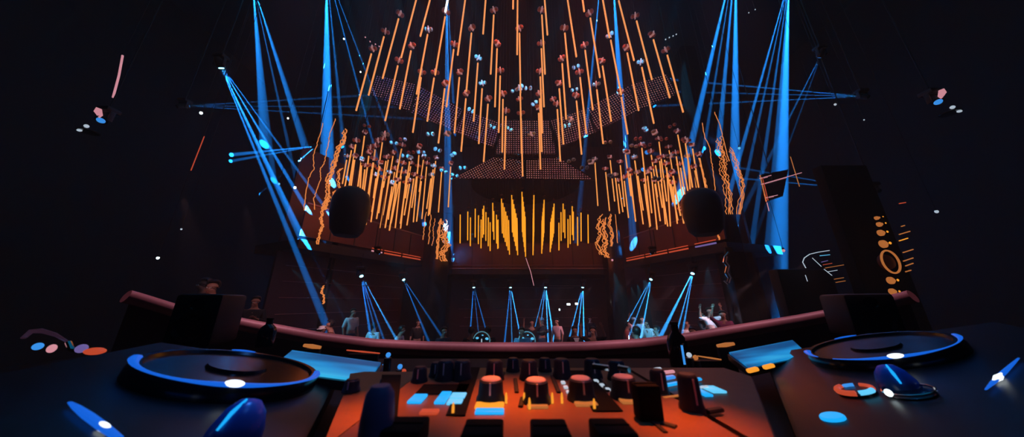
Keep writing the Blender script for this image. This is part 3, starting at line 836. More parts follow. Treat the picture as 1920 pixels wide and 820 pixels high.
for pn, q in POSES.items():
    L = q['lean']
    sh = lambda v: V((v[0], v[1] - L * max(0, v[2] - .9) * 1.6, v[2]))
    pel, wai, che, nb, nk = V((0, 0, .93)), sh((0, 0, 1.08)), sh((0, 0, 1.30)), sh((0, 0, 1.42)), sh((0, -.01, 1.48))
    hb, hm, ht = sh((0, -.03, 1.53)), sh((0, -.015, 1.61)), sh((0, 0, 1.67))
    ch = [[(pel, (.15, .11)), (wai, (.125, .095)), (che, (.155, .105)), (nb, (.08, .07)), (nk, .056), (hb, (.062, .075)), (hm, (.075, .092)), (ht, (.06, .07))]]
    n = 8
    ch.append([5, (hb + V((0, -.095, .035)), .014)]); n += 1          # nose
    for s in (-1, 1):
        ch.append([6, (hm + V((s * .088, .01, -.02)), .015)]); n += 1  # ear
    for s, e, w in ((-1, 'el', 'wl'), (1, 'er', 'wr')):
        E_, W_ = sh(q[e]), sh(q[w])
        ch.append([2, (sh((s * .18, 0, 1.37)), .058), (E_, .042), (W_, .027)])
        n += 3
        d = (W_ - E_).normalized()
        side_ = d.cross(V((0, 1, .2))).normalized()
        palm = W_ + d * .07
        ch.append([n - 1, (palm, (.036, .02))]); n += 1
        pi_ = n - 1
        for k in range(4):
            b0 = palm + d * .03 + side_ * (k - 1.5) * .021
            ln = (.062, .072, .068, .052)[k]
            ch.append([pi_, (b0, .010), (b0 + d * ln * .55 + V((0, -.008, 0)), .009), (b0 + d * ln + V((0, -.025, 0)), .007)]); n += 3
        t0 = W_ + d * .03 + side_ * s * -.035
        ch.append([pi_, (t0, .011), (t0 + d * .045 + side_ * s * -.02, .009)]); n += 2
    for s in (-1, 1):
        ch.append([0, (V((s * .095, 0, .86)), .09), (V((s * .11, -.02, .48)), .06), (V((s * .12, .02, .09)), .04), (V((s * .13, -.15, .04)), .035)])
        n += 4
    body = skin_mesh('person', ch, M['skin'])
    sc2 = [[(wai - V((0, 0, .14)), (.165, .125)), (wai, (.15, .115)), (che, (.178, .125)), (nb - V((0, 0, .02)), (.09, .08))]]
    for s, e, w in ((-1, 'el', 'wl'), (1, 'er', 'wr')):
        E_, W_ = sh(q[e]), sh(q[w])
        sc2.append([2, (sh((s * .185, 0, 1.37)), .075), (E_, .06), (E_ + (W_ - E_) * (.75 if pn in ('front', 'lean') else .15), .05)])
    shirt = skin_mesh('shirt', sc2, M['cl_dark'])
    tc = [[(V((0, 0, .96)), (.16, .125)), (V((0, 0, .88)), (.15, .12))]]
    for s in (-1, 1):
        tc.append([1, (V((s * .10, 0, .80)), .105), (V((s * .11, -.02, .48)), .078), (V((s * .12, .02, .12)), .06)])
    trou = skin_mesh('trousers', tc, M['cl_navy'])
    hr = MB()
    r = bmesh.ops.create_uvsphere(hr.bm, u_segments=14, v_segments=10, radius=.1)
    for v in r['verts']:
        if v.co.y < -.02 and v.co.z < .045: v.co.y = -.02 - (v.co.y + .02) * .2
        v.co.x *= .95; v.co.y *= 1.12
    hr.xf(r['verts'], hm + V((0, .018, .025)))
    hair = hr.mesh('hair', M['hair'])
    ey = MB().ball(hb + V((-.03, -.078, .045)), .010, n=8).ball(hb + V((.03, -.078, .045)), .010, n=8).mesh('eyes', M['cl_white'])
    mo = MB().ball(hb + V((0, -.082, -.035)), .02, (1, .3, .3), n=8).mesh('mouth', M['cl_red'])
    cp = MB().lathe([(.105, 0), (.108, .03), (.09, .08), (.0, .1)], hm + V((0, .01, .03)), n=16).box(hm + V((0, -.13, .04)), (.14, .11, .015), bevel=.005).mesh('cap', M['cl_white'])
    so = MB()
    for s in (-1, 1):
        so.box((s * .125, -.06, .04), (.10, .29, .085), bevel=.03)
    shoe = so.mesh('shoes', M['cl_dark'])
    PM[pn] = (body, shirt, trou, hair, ey, mo, shoe, cp)
PEOPLE = {}
def person(px, ytop, Y, pose, yaw, top, label, ground=0., cap=None, skin='skin', legs='cl_navy', group='people on the dance floor', collar=None):
    d = P(px, ytop, Y)
    h = d.z - ground
    s = h / 1.715
    b, sh, tr, ha, ey, mo, so, cp = PM[pose]
    o = inst('person', b, None, V((d.x, Y, ground)), Quaternion((0, 0, 1), math.radians(yaw)), (s, s, s), M[skin])
    tag(o, label, 'person', group)
    inst('shirt', sh, o, m=M[top])
    inst('trousers', tr, o, m=M[legs])
    inst('hair', ha, o)
    inst('eyes', ey, o); inst('mouth', mo, o)
    inst('shoes', so, o)
    if cap: inst('cap', cp, o, m=M[cap])
    if collar:
        pts = [V((-.09, -.115, 1.40)), V((0, -.15, 1.18)), V((.09, -.115, 1.40))]
        MB().slab(pts, .012, V((0, -1, .1))).build('collar', M[collar], o)
    PEOPLE[px] = V((d.x, Y, ground + 1.3))
    return o
def depth_for(ytop, g):
    d = ray(960, ytop)
    return (g + 1.72 - CAM.z) * d.y / d.z
GR = .42
for px, yt, g, pose, yaw, top, lb, kw in [
 (663, 579, GR, 'stand', 60, 'cl_white', 'person in a white shirt standing sideways on the left platform', {}),
 (634, 600, 0, 'lean', -50, 'cl_brown', 'person in a brown top leaning over on the left, beside the pillar', {}),
 (606, 612, 0, 'stand', 10, 'cl_white', 'person in a white top low behind the rail at the far left of the crowd', dict(cap='cl_white')),
 (703, 606, 0, 'stand', 170, 'cl_white', 'person in a white and blue lit T-shirt seen from behind', {}),
 (745, 611, 0, 'lean', 90, 'cl_white', 'person in a white top bending forward between the two left stage beams', {}),
 (785, 600, 0, 'stand', 20, 'cl_dark', 'person in black with a reddish lit face left of the golden strands', {}),
 (832, 613, 0, 'front', 40, 'cl_navy', 'person in navy holding both hands forward below the left pillar', {}),
 (884, 614, 0, 'stand', 170, 'cl_dark', 'person in black behind the left glass globe, left one', {}),
 (915, 613, 0, 'stand', 200, 'cl_dark', 'person in black behind the left glass globe, right one', {}),
 (979, 614, 0, 'front', -20, 'cl_cyan', 'person in light blue behind the right glass globe', {}),
 (997, 600, 0, 'both', 10, 'cl_dark', 'person in black with both arms raised right of the glass globes', {}),
 (1015, 597, 0, 'front', 20, 'cl_dark', 'person in black wearing a pale cap in the middle beams', dict(cap='cl_cyan')),
 (1044, 598, 0, 'stand', -40, 'cl_pink', 'person in a pale pink shirt in the middle of the crowd', {}),
 (1077, 612, 0, 'stand', 5, 'cl_dark', 'person in a black suit with a white collar under the rightmost centre beam', dict(collar='cl_white')),
 (1111, 613, 0, 'both', -30, 'cl_dark', 'person in black with raised hands right of the centre beams', {}),
 (1106, 594, 0, 'stand', 0, 'cl_dark', 'person in dark clothes far back under the right pillar', {}),
 (1168, 603, 0, 'lean', 60, 'cl_red', 'person in a red top leaning left of the shiny jackets', {}),
 (1187, 596, 0, 'armup', 10, 'cl_pink', 'person in a pink shirt and pale cap with one arm raised', dict(cap='cl_cyan')),
 (1203, 594, 0, 'stand', -20, 'cl_cyan', 'person in light blue in the right gallery beam, standing far back', {}),
 (1216, 601, 0, 'lean', -60, 'cl_white', 'person in a shiny white jacket bending forward on the right', {}),
 (1232, 611, 0, 'front', -90, 'cl_white', 'person in a white shirt reaching forward right of the bending one', {}),
 (1192, 613, 0, 'stand', 190, 'cl_cyan', 'person in light blue seen from behind, close to the rail on the right', {}),
 (1283, 600, 0, 'front', 30, 'cl_white', 'person in a white shirt just right of the dark bottle', dict(legs='cl_dark')),
 (1297, 614, 0, 'stand', -30, 'cl_dark', 'person in black low behind the rail right of the dark bottle', {}),
 (1311, 584, GR, 'front', 40, 'cl_dark', 'person with brown hair in black on the right platform', {}),
 (1329, 577, GR, 'both', 0, 'cl_white', 'person in a white T-shirt with both arms raised on the right platform', {}),
 (1353, 583, GR, 'armup', -20, 'cl_magenta', 'person in a magenta top at the right edge of the crowd', {}),
 (1331, 611, 0, 'stand', 20, 'cl_pink', 'person in a pale pink top below the right platform', dict(cap='cl_white')),
]:
    Y = {663: 10.6, 634: 8.6, 606: 8.7, 1283: 10.3, 1311: 10.2, 1329: 9.9, 1353: 9.1, 1331: 8.3, 1192: 7.4}.get(px)
    if Y is None:
        Y = min(16.2, depth_for(yt, g))
        if px < 792: Y = min(Y, 8.4 + (px - 560) / 232 * 5)
        if px > 1175: Y = min(Y, 13.7 - (px - 1175) / 187 * 4.8)
    person(px, yt, Y, pose, yaw, top, lb, ground=g, **kw)
person(404, 526, 5.9, 'stand', 15, 'cl_dark', 'person in black with a pink lit V collar at the left terrace edge', 1.0, collar='cl_pink', group='people on the left terrace')
person(388, 522, 6.5, 'stand', -20, 'cl_dark', 'person in dark clothes just behind the one with the pink collar', 1.0, group='people on the left terrace')
person(483, 556, 6.3, 'front', 30, 'cl_dark', 'person with bare reddish arms on the right of the left terrace', 1.0, group='people on the left terrace')

# glass globes
for i, (px, py, Y, lb) in enumerate(((903, 639, 8.6, 'left clear glass globe with glowing reflections inside, on a stand behind the rail'), (988, 639, 8.6, 'right clear glass globe with glowing reflections inside, on a stand behind the rail'))):
    p = P(px, py, Y)
    o = empty('glass_globe', V((p.x, Y, 0)), lb, 'globe lamp', 'glass globes on stands')
    R = .235
    MB().lathe([(.22, 0), (.22, .03), (.03, .05), (.03, p.z - R), (.12, p.z - R + .03)], n=20).build('stand', M['chrome'], o)
    tr = MB()
    tr.tube([V((math.cos(t) * R, 0, math.sin(t) * R + p.z)) for t in [2 * PI * k / 28 for k in range(29)]], .016, 8)
    g = tr.build('rim', M['rimglow'], o)
    MB().ball((0, 0, p.z), R * .97, n=24).build('glass', M['glass'], o)
    for bx, bz, br in ((-.09, .05, .03), (.12, .04, .038), (-.12, -.07, .034), (.07, -.13, .026), (.02, .11, .018), (-.03, -.15, .02)):
        MB().ball((bx, -.02, p.z + bz), br, (1.2, 1, .7), n=10).build('reflection_bit', M['cyanpale'], o)  # reflections in the globe, built as small glowing balls and a rod
    MB().box((0, 0, p.z - .04), (.02, .03, .14), bevel=.005).build('reflection_rod', M['white_dim'], o)
# bright exit style plates (two small lit plates)
for px, py, w, lb in ((1066, 571, .16, 'small lit white plate on the back wall, left one of the pair'), (1081, 570, .13, 'small lit white plate on the back wall, right one of the pair'), (1049, 581, .06, 'tiny lit lamp plate under the pair of lit plates')):
    p = P(px, py, 15.5)
    w *= .75
    o = empty('wall_lamp', p, lb, 'wall lamp')
    MB().box((0, 0, 0), (w * 1.6, .06, .11), bevel=.015).build('lit_face', M['white'], o)
    MB().box((0, .9, 0), (.04, 1.8, .04)).build('bracket', M['black'], o)

# ------------------------------------------------------------------ booth: rail, desk, players, mixer
floor_b = struct('floor_booth', MB().box((0, -.2, .55), (7.0, 3.0, 1.1)), M['black'], 'black raised floor of the DJ booth', 'floor')
rail_px = [(236,556),(252,560),(290,571),(343,587),(395,597),(440,606),(480,614),(520,621),(600,636),(700,648.5),(800,654),(900,656.5),(1000,657),(1100,655),(1200,648.5),(1262,641),(1300,635.5),(1400,618.5),(1500,602),(1560,591),(1620,577),(1660,568),(1700,559),(1712,556)]
def rail_y(px): return 1.75 - .55 * (abs(px - 975) / 740) ** 2
rp = [P(x, y, rail_y(x)) for x, y in rail_px]
th_ = [.026 + .016 * (1 - min(1, abs(x - 975) / 650)) for x, y in rail_px]
rb = MB().tube(rp, th_, 14, up=V((0, 0, 1)))
rail = tag(rb.build('booth_rail', M['rail']), 'long curved mauve padded rail along the front of the DJ booth', 'rail')
mb = MB()
for a, b in zip(rp, rp[1:]):
    z0 = V((0, .03, -.03))
    mb.slab([a + z0, b + z0, V((b.x, b.y + .03, 1.1)), V((a.x, a.y + .03, 1.1))], .03)
mb.build('front_panel', M['black'], rail)
DZ = 2.45 - .20
desk = empty('dj_desk', V((0, .6, 1.1)), 'dark wooden DJ desk carrying players and mixer', 'desk')
MB().box((0, -.03, DZ - 1.1 - .03), (2.6, 1.10, .06), bevel=.01).build('desk_top', M['desk'], desk)
for sx in (-1, 1):
    MB().box((sx * 1.2, .1, (DZ - 1.16) / 2), (.06, .9, DZ - 1.16), bevel=.01).build('side_panel', M['black'], desk)

# mixer
MZ = 2.45 - .108
mx = empty('dj_mixer', V((0, .36, DZ)), 'black DJ mixer with brushed faceplate lit orange, rows of knobs and faders', 'mixer')
mo_ = mx.location.copy()
def on_mixer(px, py, z=0.): return PZ(px, py, MZ + z) - mo_
MB().box((.0225, -.02, (MZ - DZ) / 2 - .003), (.345, .38, MZ - DZ - .006), bevel=.006).build('housing', M['body'], mx)
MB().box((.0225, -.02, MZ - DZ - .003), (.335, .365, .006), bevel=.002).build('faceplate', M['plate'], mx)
def knob_mesh(r, h):
    return MB().lathe([(r * 1.15, 0), (r * 1.1, h * .2), (r, h * .3), (r * .92, h * .92), (r * .8, h), (0, h)], n=20).mesh('knob', M['knob'])
def knob(px, py, r, h, par, org, pos=None, z=None, top='knobtop', q=None, label=None):
    p = pos if pos is not None else PZ(px, py, MZ) - org
    o = inst('knob', knob_mesh(r, h), par, p, q)
    MB().lathe([(r * .78, h), (r * .7, h + .0012), (0, h + .0015)], n=18).build('knob_top', M[top], o)
    MB().box((0, -r * .93, h * .6), (.0018, .0015, h * .7)).build('pointer', M['knobtop'], o)
    return o
for px, py in ((920, 752), (1006, 754), (1091, 750), (1172, 746)):
    knob(px, py, .0145, .022, mx, mo_)
for px, py in ((927, 712), (992, 711), (1054, 708), (1112, 708), (1158, 712), (834, 712), (866, 712)):
    knob(px, py, .0125, .024, mx, mo_, top='knob')
for px, py in ((786, 716), (818, 706), (962, 696), (1022, 696)):
    knob(px, py, .010, .018, mx, mo_, top='knob')
def cap_mesh(w, d, h):
    return MB().box((0, 0, h / 2), (w, d, h), bevel=.002).box((0, 0, h), (w * .9, .0015, .0015)).mesh('fader_cap', M['fader'])
def fader(px, py, w, d, h, par, org, slot=.06, z=MZ):
    p = PZ(px, py, z) - org
    o = inst('fader', cap_mesh(w, d, h), par, p)
    MB().box((0, .0, .0006), (.004, slot, .0012)).build('fader_slot', M['black'], o)
    return o
for px, py, w in ((905, 842, .031), (1032, 842, .029), (1151, 840, .030), (758, 836, .030)):
    fader(px, py, w, .030, .015, mx, mo_, .05)
fader(1217, 786, .023, .016, .030, mx, mo_)
# dark recessed slots between the channels
for (x0, y0, x1, y1) in ((966,712,969,738),(944,700,930,735),(1035,706,1048,738),(1118,700,1140,735),(980,748,976,765)):
    a = on_mixer(x0, y0); b = on_mixer(x1, y1)
    MB().tube([a + V((0, 0, .001)), b + V((0, 0, .001))], .0028, 8, flat=.4).build('slot', M['black'], mx)
def button(px, py, wpx, hpx, mk, par, org, z=MZ, name='button', th=.003, label=None):
    a = PZ(px - wpx / 2, py, z) - org; b = PZ(px + wpx / 2, py, z) - org
    c = PZ(px, py - hpx / 2, z) - org; e = PZ(px, py + hpx / 2, z) - org
    w = (b - a).length; d = (c - e).length
    o = MB().box((0, 0, th / 2), (w, d, th), bevel=min(w, d, th) * .35).build(name, M[mk], par, (c + e) / 2)
    return o
button(918, 764, 54, 10, 'amber', mx, mo_)
button(918, 775, 54, 8, 'cyan', mx, mo_)
button(1008, 766, 40, 4, 'amberdim', mx, mo_)
button(1099, 761, 42, 6, 'amberdim', mx, mo_)
button(1179, 755, 32, 8, 'amberdim', mx, mo_)
button(783, 751, 26, 14, 'cyan', mx, mo_)
button(831, 749, 20, 20, 'cyan', mx, mo_)
button(859, 746, 28, 10, 'cyanpale', mx, mo_)
button(853, 757, 28, 8, 'cyanpale', mx, mo_)
button(805, 776, 34, 7, 'redl', mx, mo_)
for px, py in ((949,757),(983,757),(1036,757),(1054,757),(1115,770),(849,778),(993,768)):
    p = PZ(px, py, MZ) - mo_
    MB().lathe([(.0013, 0), (.0014, .006), (.0008, .010), (0, .011)], n=10).build('indicator_lamp', M['amber'], mx, p)
for k in range(3):
    for px0, py0, mk in ((1056 + k * 5, 720 + k * 9, 'white_dim'), (1118 + k * 11, 717 + k * 8, 'white_dim')):
        button(px0, py0, 8, 3, mk, mx, mo_, name='small_key')
MB().tube([PZ(1112, 687, MZ + .02) - mo_, PZ(1142, 691, MZ + .02) - mo_], .004, 8).tube([PZ(1160, 690, MZ + .02) - mo_, PZ(1180, 694, MZ + .02) - mo_], .004, 8).build('rear_plugs', M['chrome'], mx)

def inlay(px4):
    c = [on_mixer(x, y, .0008) for x, y in px4]
    MB().slab(c, .0008, V((0, 0, 1))).build('dark_panel', M['fader'], mx)
inlay([(1066, 696), (1100, 696), (1168, 772), (1112, 772)])
inlay([(795, 722), (880, 722), (872, 740), (778, 740)])
inlay([(716, 704), (752, 704), (742, 820), (700, 820)][:4])
inlay([(872, 690), (900, 690), (872, 780), (836, 780)][:4])
# effects unit right of the mixer
fx = empty('effects_unit', V((.30, .40, DZ)), 'black effects unit with blue bars between mixer and right player', 'effects unit')
fo = fx.location.copy()
FZ = MZ - .004
def prism(pts, org, z1, inset, m1, m2, par):
    cx = sum(p[0] for p in pts) / len(pts); cy = sum(p[1] for p in pts) / len(pts)
    MB().slab([V((x - org.x, y - org.y, 0)) for x, y in pts], z1 - .004, V((0, 0, 1))).build('housing', m1, par)
    MB().slab([V((cx + (x - cx) * inset - org.x, cy + (y - cy) * inset - org.y, z1 - .004)) for x, y in pts], .004, V((0, 0, 1))).build('faceplate', m2, par)
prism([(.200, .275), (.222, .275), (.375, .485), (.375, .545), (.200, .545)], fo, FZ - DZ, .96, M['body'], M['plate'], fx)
def bar(x0, y0, x1, y1, r, mk, par, org, name, z=FZ, lift=.004):
    a = PZ(x0, y0, z + lift) - org; b = PZ(x1, y1, z + lift) - org
    return MB().tube([a, b], r, 8, flat=.6).build(name, M[mk], par)
bar(1248, 723, 1312, 711, .0035, 'cyan', fx, fo, 'light_bar')
bar(1232, 712, 1262, 707, .0045, 'lensdim', fx, fo, 'light_bar')
bar(1242, 699, 1262, 697, .004, 'pinkl', fx, fo, 'light_bar')
bar(1228, 692, 1238, 691, .003, 'white_dim', fx, fo, 'light_bar')
bar(1312, 727, 1326, 725, .0022, 'white_dim', fx, fo, 'light_bar')
button(1315, 738, 16, 12, 'cyan', fx, fo, FZ)
button(1338, 733, 26, 9, 'cyanpale', fx, fo, FZ)
knob(1299, 772, .011, .036, fx, fo, pos=PZ(1299, 776, FZ) - fo, top='knob')
knob(1232, 742, .010, .028, fx, fo, pos=PZ(1238, 742, FZ) - fo, top='knob')
bar(1245, 746, 1282, 741, .0018, 'amberdim', fx, fo, 'light_line')
bar(1240, 795, 1268, 803, .004, 'black', fx, fo, 'slot')
bar(1325, 772, 1352, 768, .004, 'black', fx, fo, 'slot')

# media players
def player(C, n, R, ycap, label, yaw, ext, near_arc, dot_ang, far_arc, side, bright):
    C = V(C) + CAM
    n = V(n).normalized()
    ax = V((math.cos(math.radians(yaw)), math.sin(math.radians(yaw)), 0))
    ax = (ax - n * ax.dot(n)).normalized()
    ay = n.cross(ax)
    rot = Matrix((ax, ay, n)).transposed().to_quaternion()
    o = empty('media_player', C - n * .02, label, 'media player', 'DJ media players', rot=rot)
    inv = rot.inverted()
    def L(px, py, up=0.):
        return inv @ (PP(px, py, C - n * (.02 - up), n) - (C - n * .02))
    x0, x1, y0, y1 = ext
    MB().box(((x0 + x1) / 2, (y0 + y1) / 2, -.03), (x1 - x0, y1 - y0, .06), bevel=.008).build('housing', M['body'], o)
    jog = MB().lathe([(R * 1.04, 0), (R * 1.04, .010), (R, .018), (R * .93, .018), (R * .90, .014), (R * .35, .014), (R * .33, .018), (0, .018)], n=56).build('jog_wheel', M['black_gloss'], o)
    c_, s_ = math.cos, math.sin
    # angles are measured in the world's ground directions, then turned into the player's own frame
    def arc(a0, a1, r0, w, mk, k=28):
        pts, rad = [], []
        for i in range(k + 1):
            t = math.radians(a0 + (a1 - a0) * i / k - yaw)
            pts.append(V((c_(t) * r0, s_(t) * r0, .0185)))
            rad.append(w(i / k))
        return MB().tube(pts, rad, 8, flat=.45, up=V((0, 0, 1))).build('jog_ring_light', M[mk], jog)
    for a0, a1, w in near_arc:
        arc(a0, a1, R, w, 'jog')
    arc(far_arc[0], far_arc[1], R, lambda t: .0012 + .002 * s_(PI * t), 'jog', 12)  # blue reflection on the far rim, built as a glowing arc
    t = math.radians(dot_ang - yaw)
    MB().ball((c_(t) * R, s_(t) * R, .020), .010, (1, .85, .35)).build('jog_lamp', M['jogwhite'], jog)
    return o, L, rot
LC, LN = (-0.39516839, 0.44603125, -0.08692165), (0.20803559, 0.09451321, 0.97354427)
RC, RN = (0.71279548, 0.59489765, -0.08026789), (-0.25063154, 0.0928691, 0.96361775)
pl, LL, lrot = player(LC, LN, .1, 0, 'left black media player with blue ringed jog wheel', 25, (-.17, .13, -.26, .17),
    [(220, 398, lambda t: .0022 + .0034 * math.exp(-((t - .52) / .13) ** 2) + .003 * math.exp(-((t - .03) / .12) ** 2) + .003 * math.exp(-((t - .93) / .10) ** 2))], 312, (122, 140), 1, 1)
pr, LR, rrot = player(RC, RN, .1, 0, 'right black media player with blue ringed jog wheel', -38, (-.18, .20, -.54, .14),
    [(134, 166, lambda t: .0012 + .005 * (1 - t)), (184, 322, lambda t: .0010 + .004 * math.exp(-((t - .34) / .2) ** 2) + .0025 * math.exp(-((t - .92) / .12) ** 2))], 231, (52, 74), 1, 1)

def quad_display(px4, ys, par, loc, rot, label):
    c = [P(x, y, Y) for (x, y), Y in zip(px4, ys)]
    inv = rot.inverted()
    cc = [inv @ (p - loc) for p in c]
    nn = (cc[1] - cc[0]).cross(cc[3] - cc[0]).normalized()
    if (rot @ nn).z > 0: nn = -nn
    d = MB().slab(cc, .004, nn, uv=True).build('display', M['screen'], par, label=label)
    m = sum(cc, V()) / 4
    MB().slab([m + (p - m) * 1.06 + nn * .005 for p in cc], .014, nn).build('display_frame', M['body'], d)
    return d
quad_display([(548,657),(714,680),(689,713),(508,690)], [.66, .60, .50, .54], pl, pl.location, lrot, 'glowing blue display')
quad_display([(1367,661),(1486,638),(1514,664),(1402,687)], [.78, .84, .74, .66], pr, pr.location, rrot, 'glowing blue display')
# blue beam reflections on the left player, built as glowing bar and dome
a = LL(131, 755, .004); b = LL(222, 822, .004)
bb = MB().tube([a + (b - a) * t for t in (0, .15, .4, .7, 1)], [.0015, .003, .004, .004, .003], 8, flat=.5).build('reflection_streak', M['jog'], pl)
MB().ball((a + (b - a) * .72), .010, (1, .28, .3), Quaternion((0, 0, 1), math.atan2((b - a).y, (b - a).x)) @ Quaternion((1, 0, 0), 0)).build('lamp', M['jogwhite'], bb)  # white core of the reflected streak, glowing by itself
p = LL(437, 822)
kn = MB().lathe([(.022, 0), (.021, .008), (.016, .022), (.009, .030), (0, .032)], p, n=22).build('reflection_dome', M['dome'], pl, label='blue beam reflection as a dome')
MB().tube([p + V((-.010, -.020, .012)), p + V((-.007, -.014, .024)), p + V((-.003, -.004, .0325))], [.001, .002, .001], 6).build('light_line', M['cyan'], kn)  # bright streak of the reflection, put on as a glowing line
# right player lights and blue beam reflections
def disc(L, par, px, py, rx, h, mk, name, label=None, sc=(1, 1, 1)):
    return MB().lathe([(rx, 0), (rx, h * .6), (rx * .9, h), (0, h)], L(px, py), n=28).build(name, M[mk], par, label=label)
disc(LR, pr, 1562, 785, .0135, .004, 'cyan', 'play_button', 'solid bright blue button')
cb = disc(LR, pr, 1608, 738, .022, .005, 'black_gloss', 'cue_button')
p = LR(1608, 738)
def seg_ring(p, R, r, a0, a1, mk, par, name):
    return MB().tube([p + V((math.cos(math.radians(t)) * R, math.sin(math.radians(t)) * R, .006)) for t in [a0 + (a1 - a0) * i / 14 for i in range(15)]], r, 8, up=V((0, 0, 1))).build(name, M[mk], par)
seg_ring(p, .020, .004, 130, 260, 'redl', cb, 'red_segment')
seg_ring(p, .019, .0035, 270, 330, 'cyanpale', cb, 'blue_segment')
seg_ring(p, .019, .003, 340, 420, 'redl', cb, 'red_segment')
seg_ring(p, .018, .003, 80, 120, 'lensdim', cb, 'blue_segment')
p = LR(1708, 740)
rg = disc(LR, pr, 1708, 740, .024, .003, 'black_gloss', 'loop_button')
seg_ring(p, .025, .0016, 0, 360, 'chrome', rg, 'chrome_ring')
MB().ball(p + V((-.022, -.014, .008)), .004, (1, 1, 1.2)).build('lamp', M['white'], rg)
p = LR(1688, 728)
kn = MB().lathe([(.022, 0), (.021, .008), (.016, .022), (.009, .030), (0, .032)], p, n=22).build('reflection_dome', M['dome'], pr, label='blue beam reflection as a dome')  # reflection of the blue beam, built as a blue dome
MB().tube([p + V((.0, -.022, .012)), p + V((.0, -.016, .024)), p + V((.001, -.004, .0325))], [.001, .002, .001], 6).build('light_line', M['cyan'], kn)  # streak of that reflection as a glowing line
a = LR(1848, 731, .004); b = LR(1910, 672, .004)
bb = MB().tube([a + (b - a) * t for t in (0, .2, .5, .8, 1)], [.001, .0025, .003, .002, .001], 8, flat=.6).build('reflection_streak', M['jog'], pr)  # reflected blue streak, built as a glowing bar
MB().tube([a + (b - a) * .2, a + (b - a) * .35, a + (b - a) * .52], [.001, .0035, .001], 8).build('lamp', M['jogwhite'], bb)  # its white core, glowing as well
disc(LR, pr, 1380, 724, .004, .004, 'cyan', 'indicator_lamp')
dsp = [c for c in pr.children if c.name.startswith('display')][0]
for px, py, Y in ((1411, 694, .63), (1441, 687.5, .655)):
    q = rrot.inverted() @ (P(px, py, Y) - pr.location)
    MB().box(q, (.022, .010, .008), Quaternion((0, 0, 1), .5), bevel=.003).build('pad_button', M['amber'], dsp, label='amber lit button')
# cables / amber strips behind the players
def desk_bar(x0, y0, x1, y1, z, r, mk, label, name='light_strip'):
    a = P(x0, y0, .86); b = P(x1, y1, .86)
    m = (a + b) / 2
    g = V((m.x, m.y, DZ))
    o = empty('light_bar_stand', g, label, 'light strip')
    MB().tube([a - g, m - g, b - g], [r * .7, r, r * .7], 8).build(name, M[mk], o)
    zt = min(a.z, b.z) - DZ - r * .6
    MB().box((0, .004, zt / 2), (abs(b.x - a.x) * .9, .012, zt), bevel=.002).build('support', M['black'], o)
    return o
desk_bar(570, 648, 601, 652, DZ + .012, .006, 'amberdim', 'short amber light strip on the desk behind the left display')
desk_bar(650, 657, 712, 663, DZ + .004, .0022, 'redl', 'thin red light strip on the desk right behind the left display')
desk_bar(1345, 649, 1376, 645, DZ + .012, .006, 'amberdim', 'short amber light strip on the desk behind the right display')
desk_bar(1308, 668, 1360, 676, DZ + .004, .0022, 'amberdim', 'thin amber light strip on the desk right of the dark bottle')
for i, (px, py, mk, lb) in enumerate(((728,666,'lensdim','small blue pilot lamp on the desk right of the left display, farthest'),(719,688,'lensdim','small pale blue pilot lamp nearest the left display corner'),
        (750,688,'lensdim','small pale blue pilot lamp right of the others, beside the mixer'),(757,697,'redl','small reddish pilot lamp beside the mixer'),
        (1292,666,'white_dim','small white pilot lamp on the desk right of the dark bottle'),(1304,671,'amberdim','small amber pilot lamp on the desk right of the dark bottle'))):
    p = P(px, py, .70)
    o = empty('pilot_lamp', V((p.x, p.y, DZ)), lb, 'lamp', 'small pilot lamps on the desk')
    hz = p.z - DZ
    MB().lathe([(.011, 0), (.008, hz - .006), (0, hz - .006)], n=14).build('socket', M['body'], o)
    MB().ball((0, 0, hz), .0055, (1, 1, 1), n=12).build('bulb', M[mk], o)
M['tallk'] = mat('violet_grey_rubber', (.16, .14, .28), .45)
# loose dark knobs/boxes on the desk between left player and mixer: a small controller
ct = empty('controller', V((-.262, .40, DZ)), 'small controller with orange lit top between left player and mixer', 'controller')
co_ = ct.location.copy()
CZ = MZ - .01
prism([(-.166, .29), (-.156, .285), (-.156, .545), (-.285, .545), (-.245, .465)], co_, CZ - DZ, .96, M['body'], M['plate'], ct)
for px, py, r, h in ((658, 734, .010, .014), (702, 752, .009, .012), (722, 722, .008, .008)):
    knob(px, py, r, h, ct, co_, pos=PZ(px, py, CZ + .001) - co_, top='knob')
p = PZ(701, 838, MZ) - mo_
o = MB().lathe([(.013, 0), (.0125, .02), (.011, .036), (.007, .042), (0, .043)], n=22).build('tall_knob', M['tallk'], mx, p, label='tall violet grey knob')

# dark bottles in front of the rail
def bottle(px, ytop, ybot, Y, w, label, stripe=False):
    b = P(px, ybot, Y); t = P(px, ytop, Y)
    b.z = max(b.z, DZ)
    h = t.z - b.z
    o = empty('bottle', b, label, 'bottle', 'dark bottles on the desk')
    MB().lathe([(w * .48, 0), (w * .5, .01), (w * .5, h * .55), (w * .42, h * .68), (w * .2, h * .8), (w * .18, h), (0, h)], n=24).build('glass_body', M['glassdark'], o)
    MB().lathe([(w * .21, h * .96), (w * .21, h * 1.03), (0, h * 1.03)], n=16).build('cap', M['black'], o)
    if stripe: MB().box((-.002, -w * .5, h * .30), (.006, .003, h * .42)).build('glint_stripe', M['lensdim'], o, label='narrow blue glint glowing by itself')  # blue glint on the glass, built as a glowing stripe
bottle(1277, 606, 694, .98, .058, 'dark bottle with blue glint in front of the rail on the right', True)
bottle(495, 598, 650, 1.12, .055, 'dark bottle in front of the rail on the left')
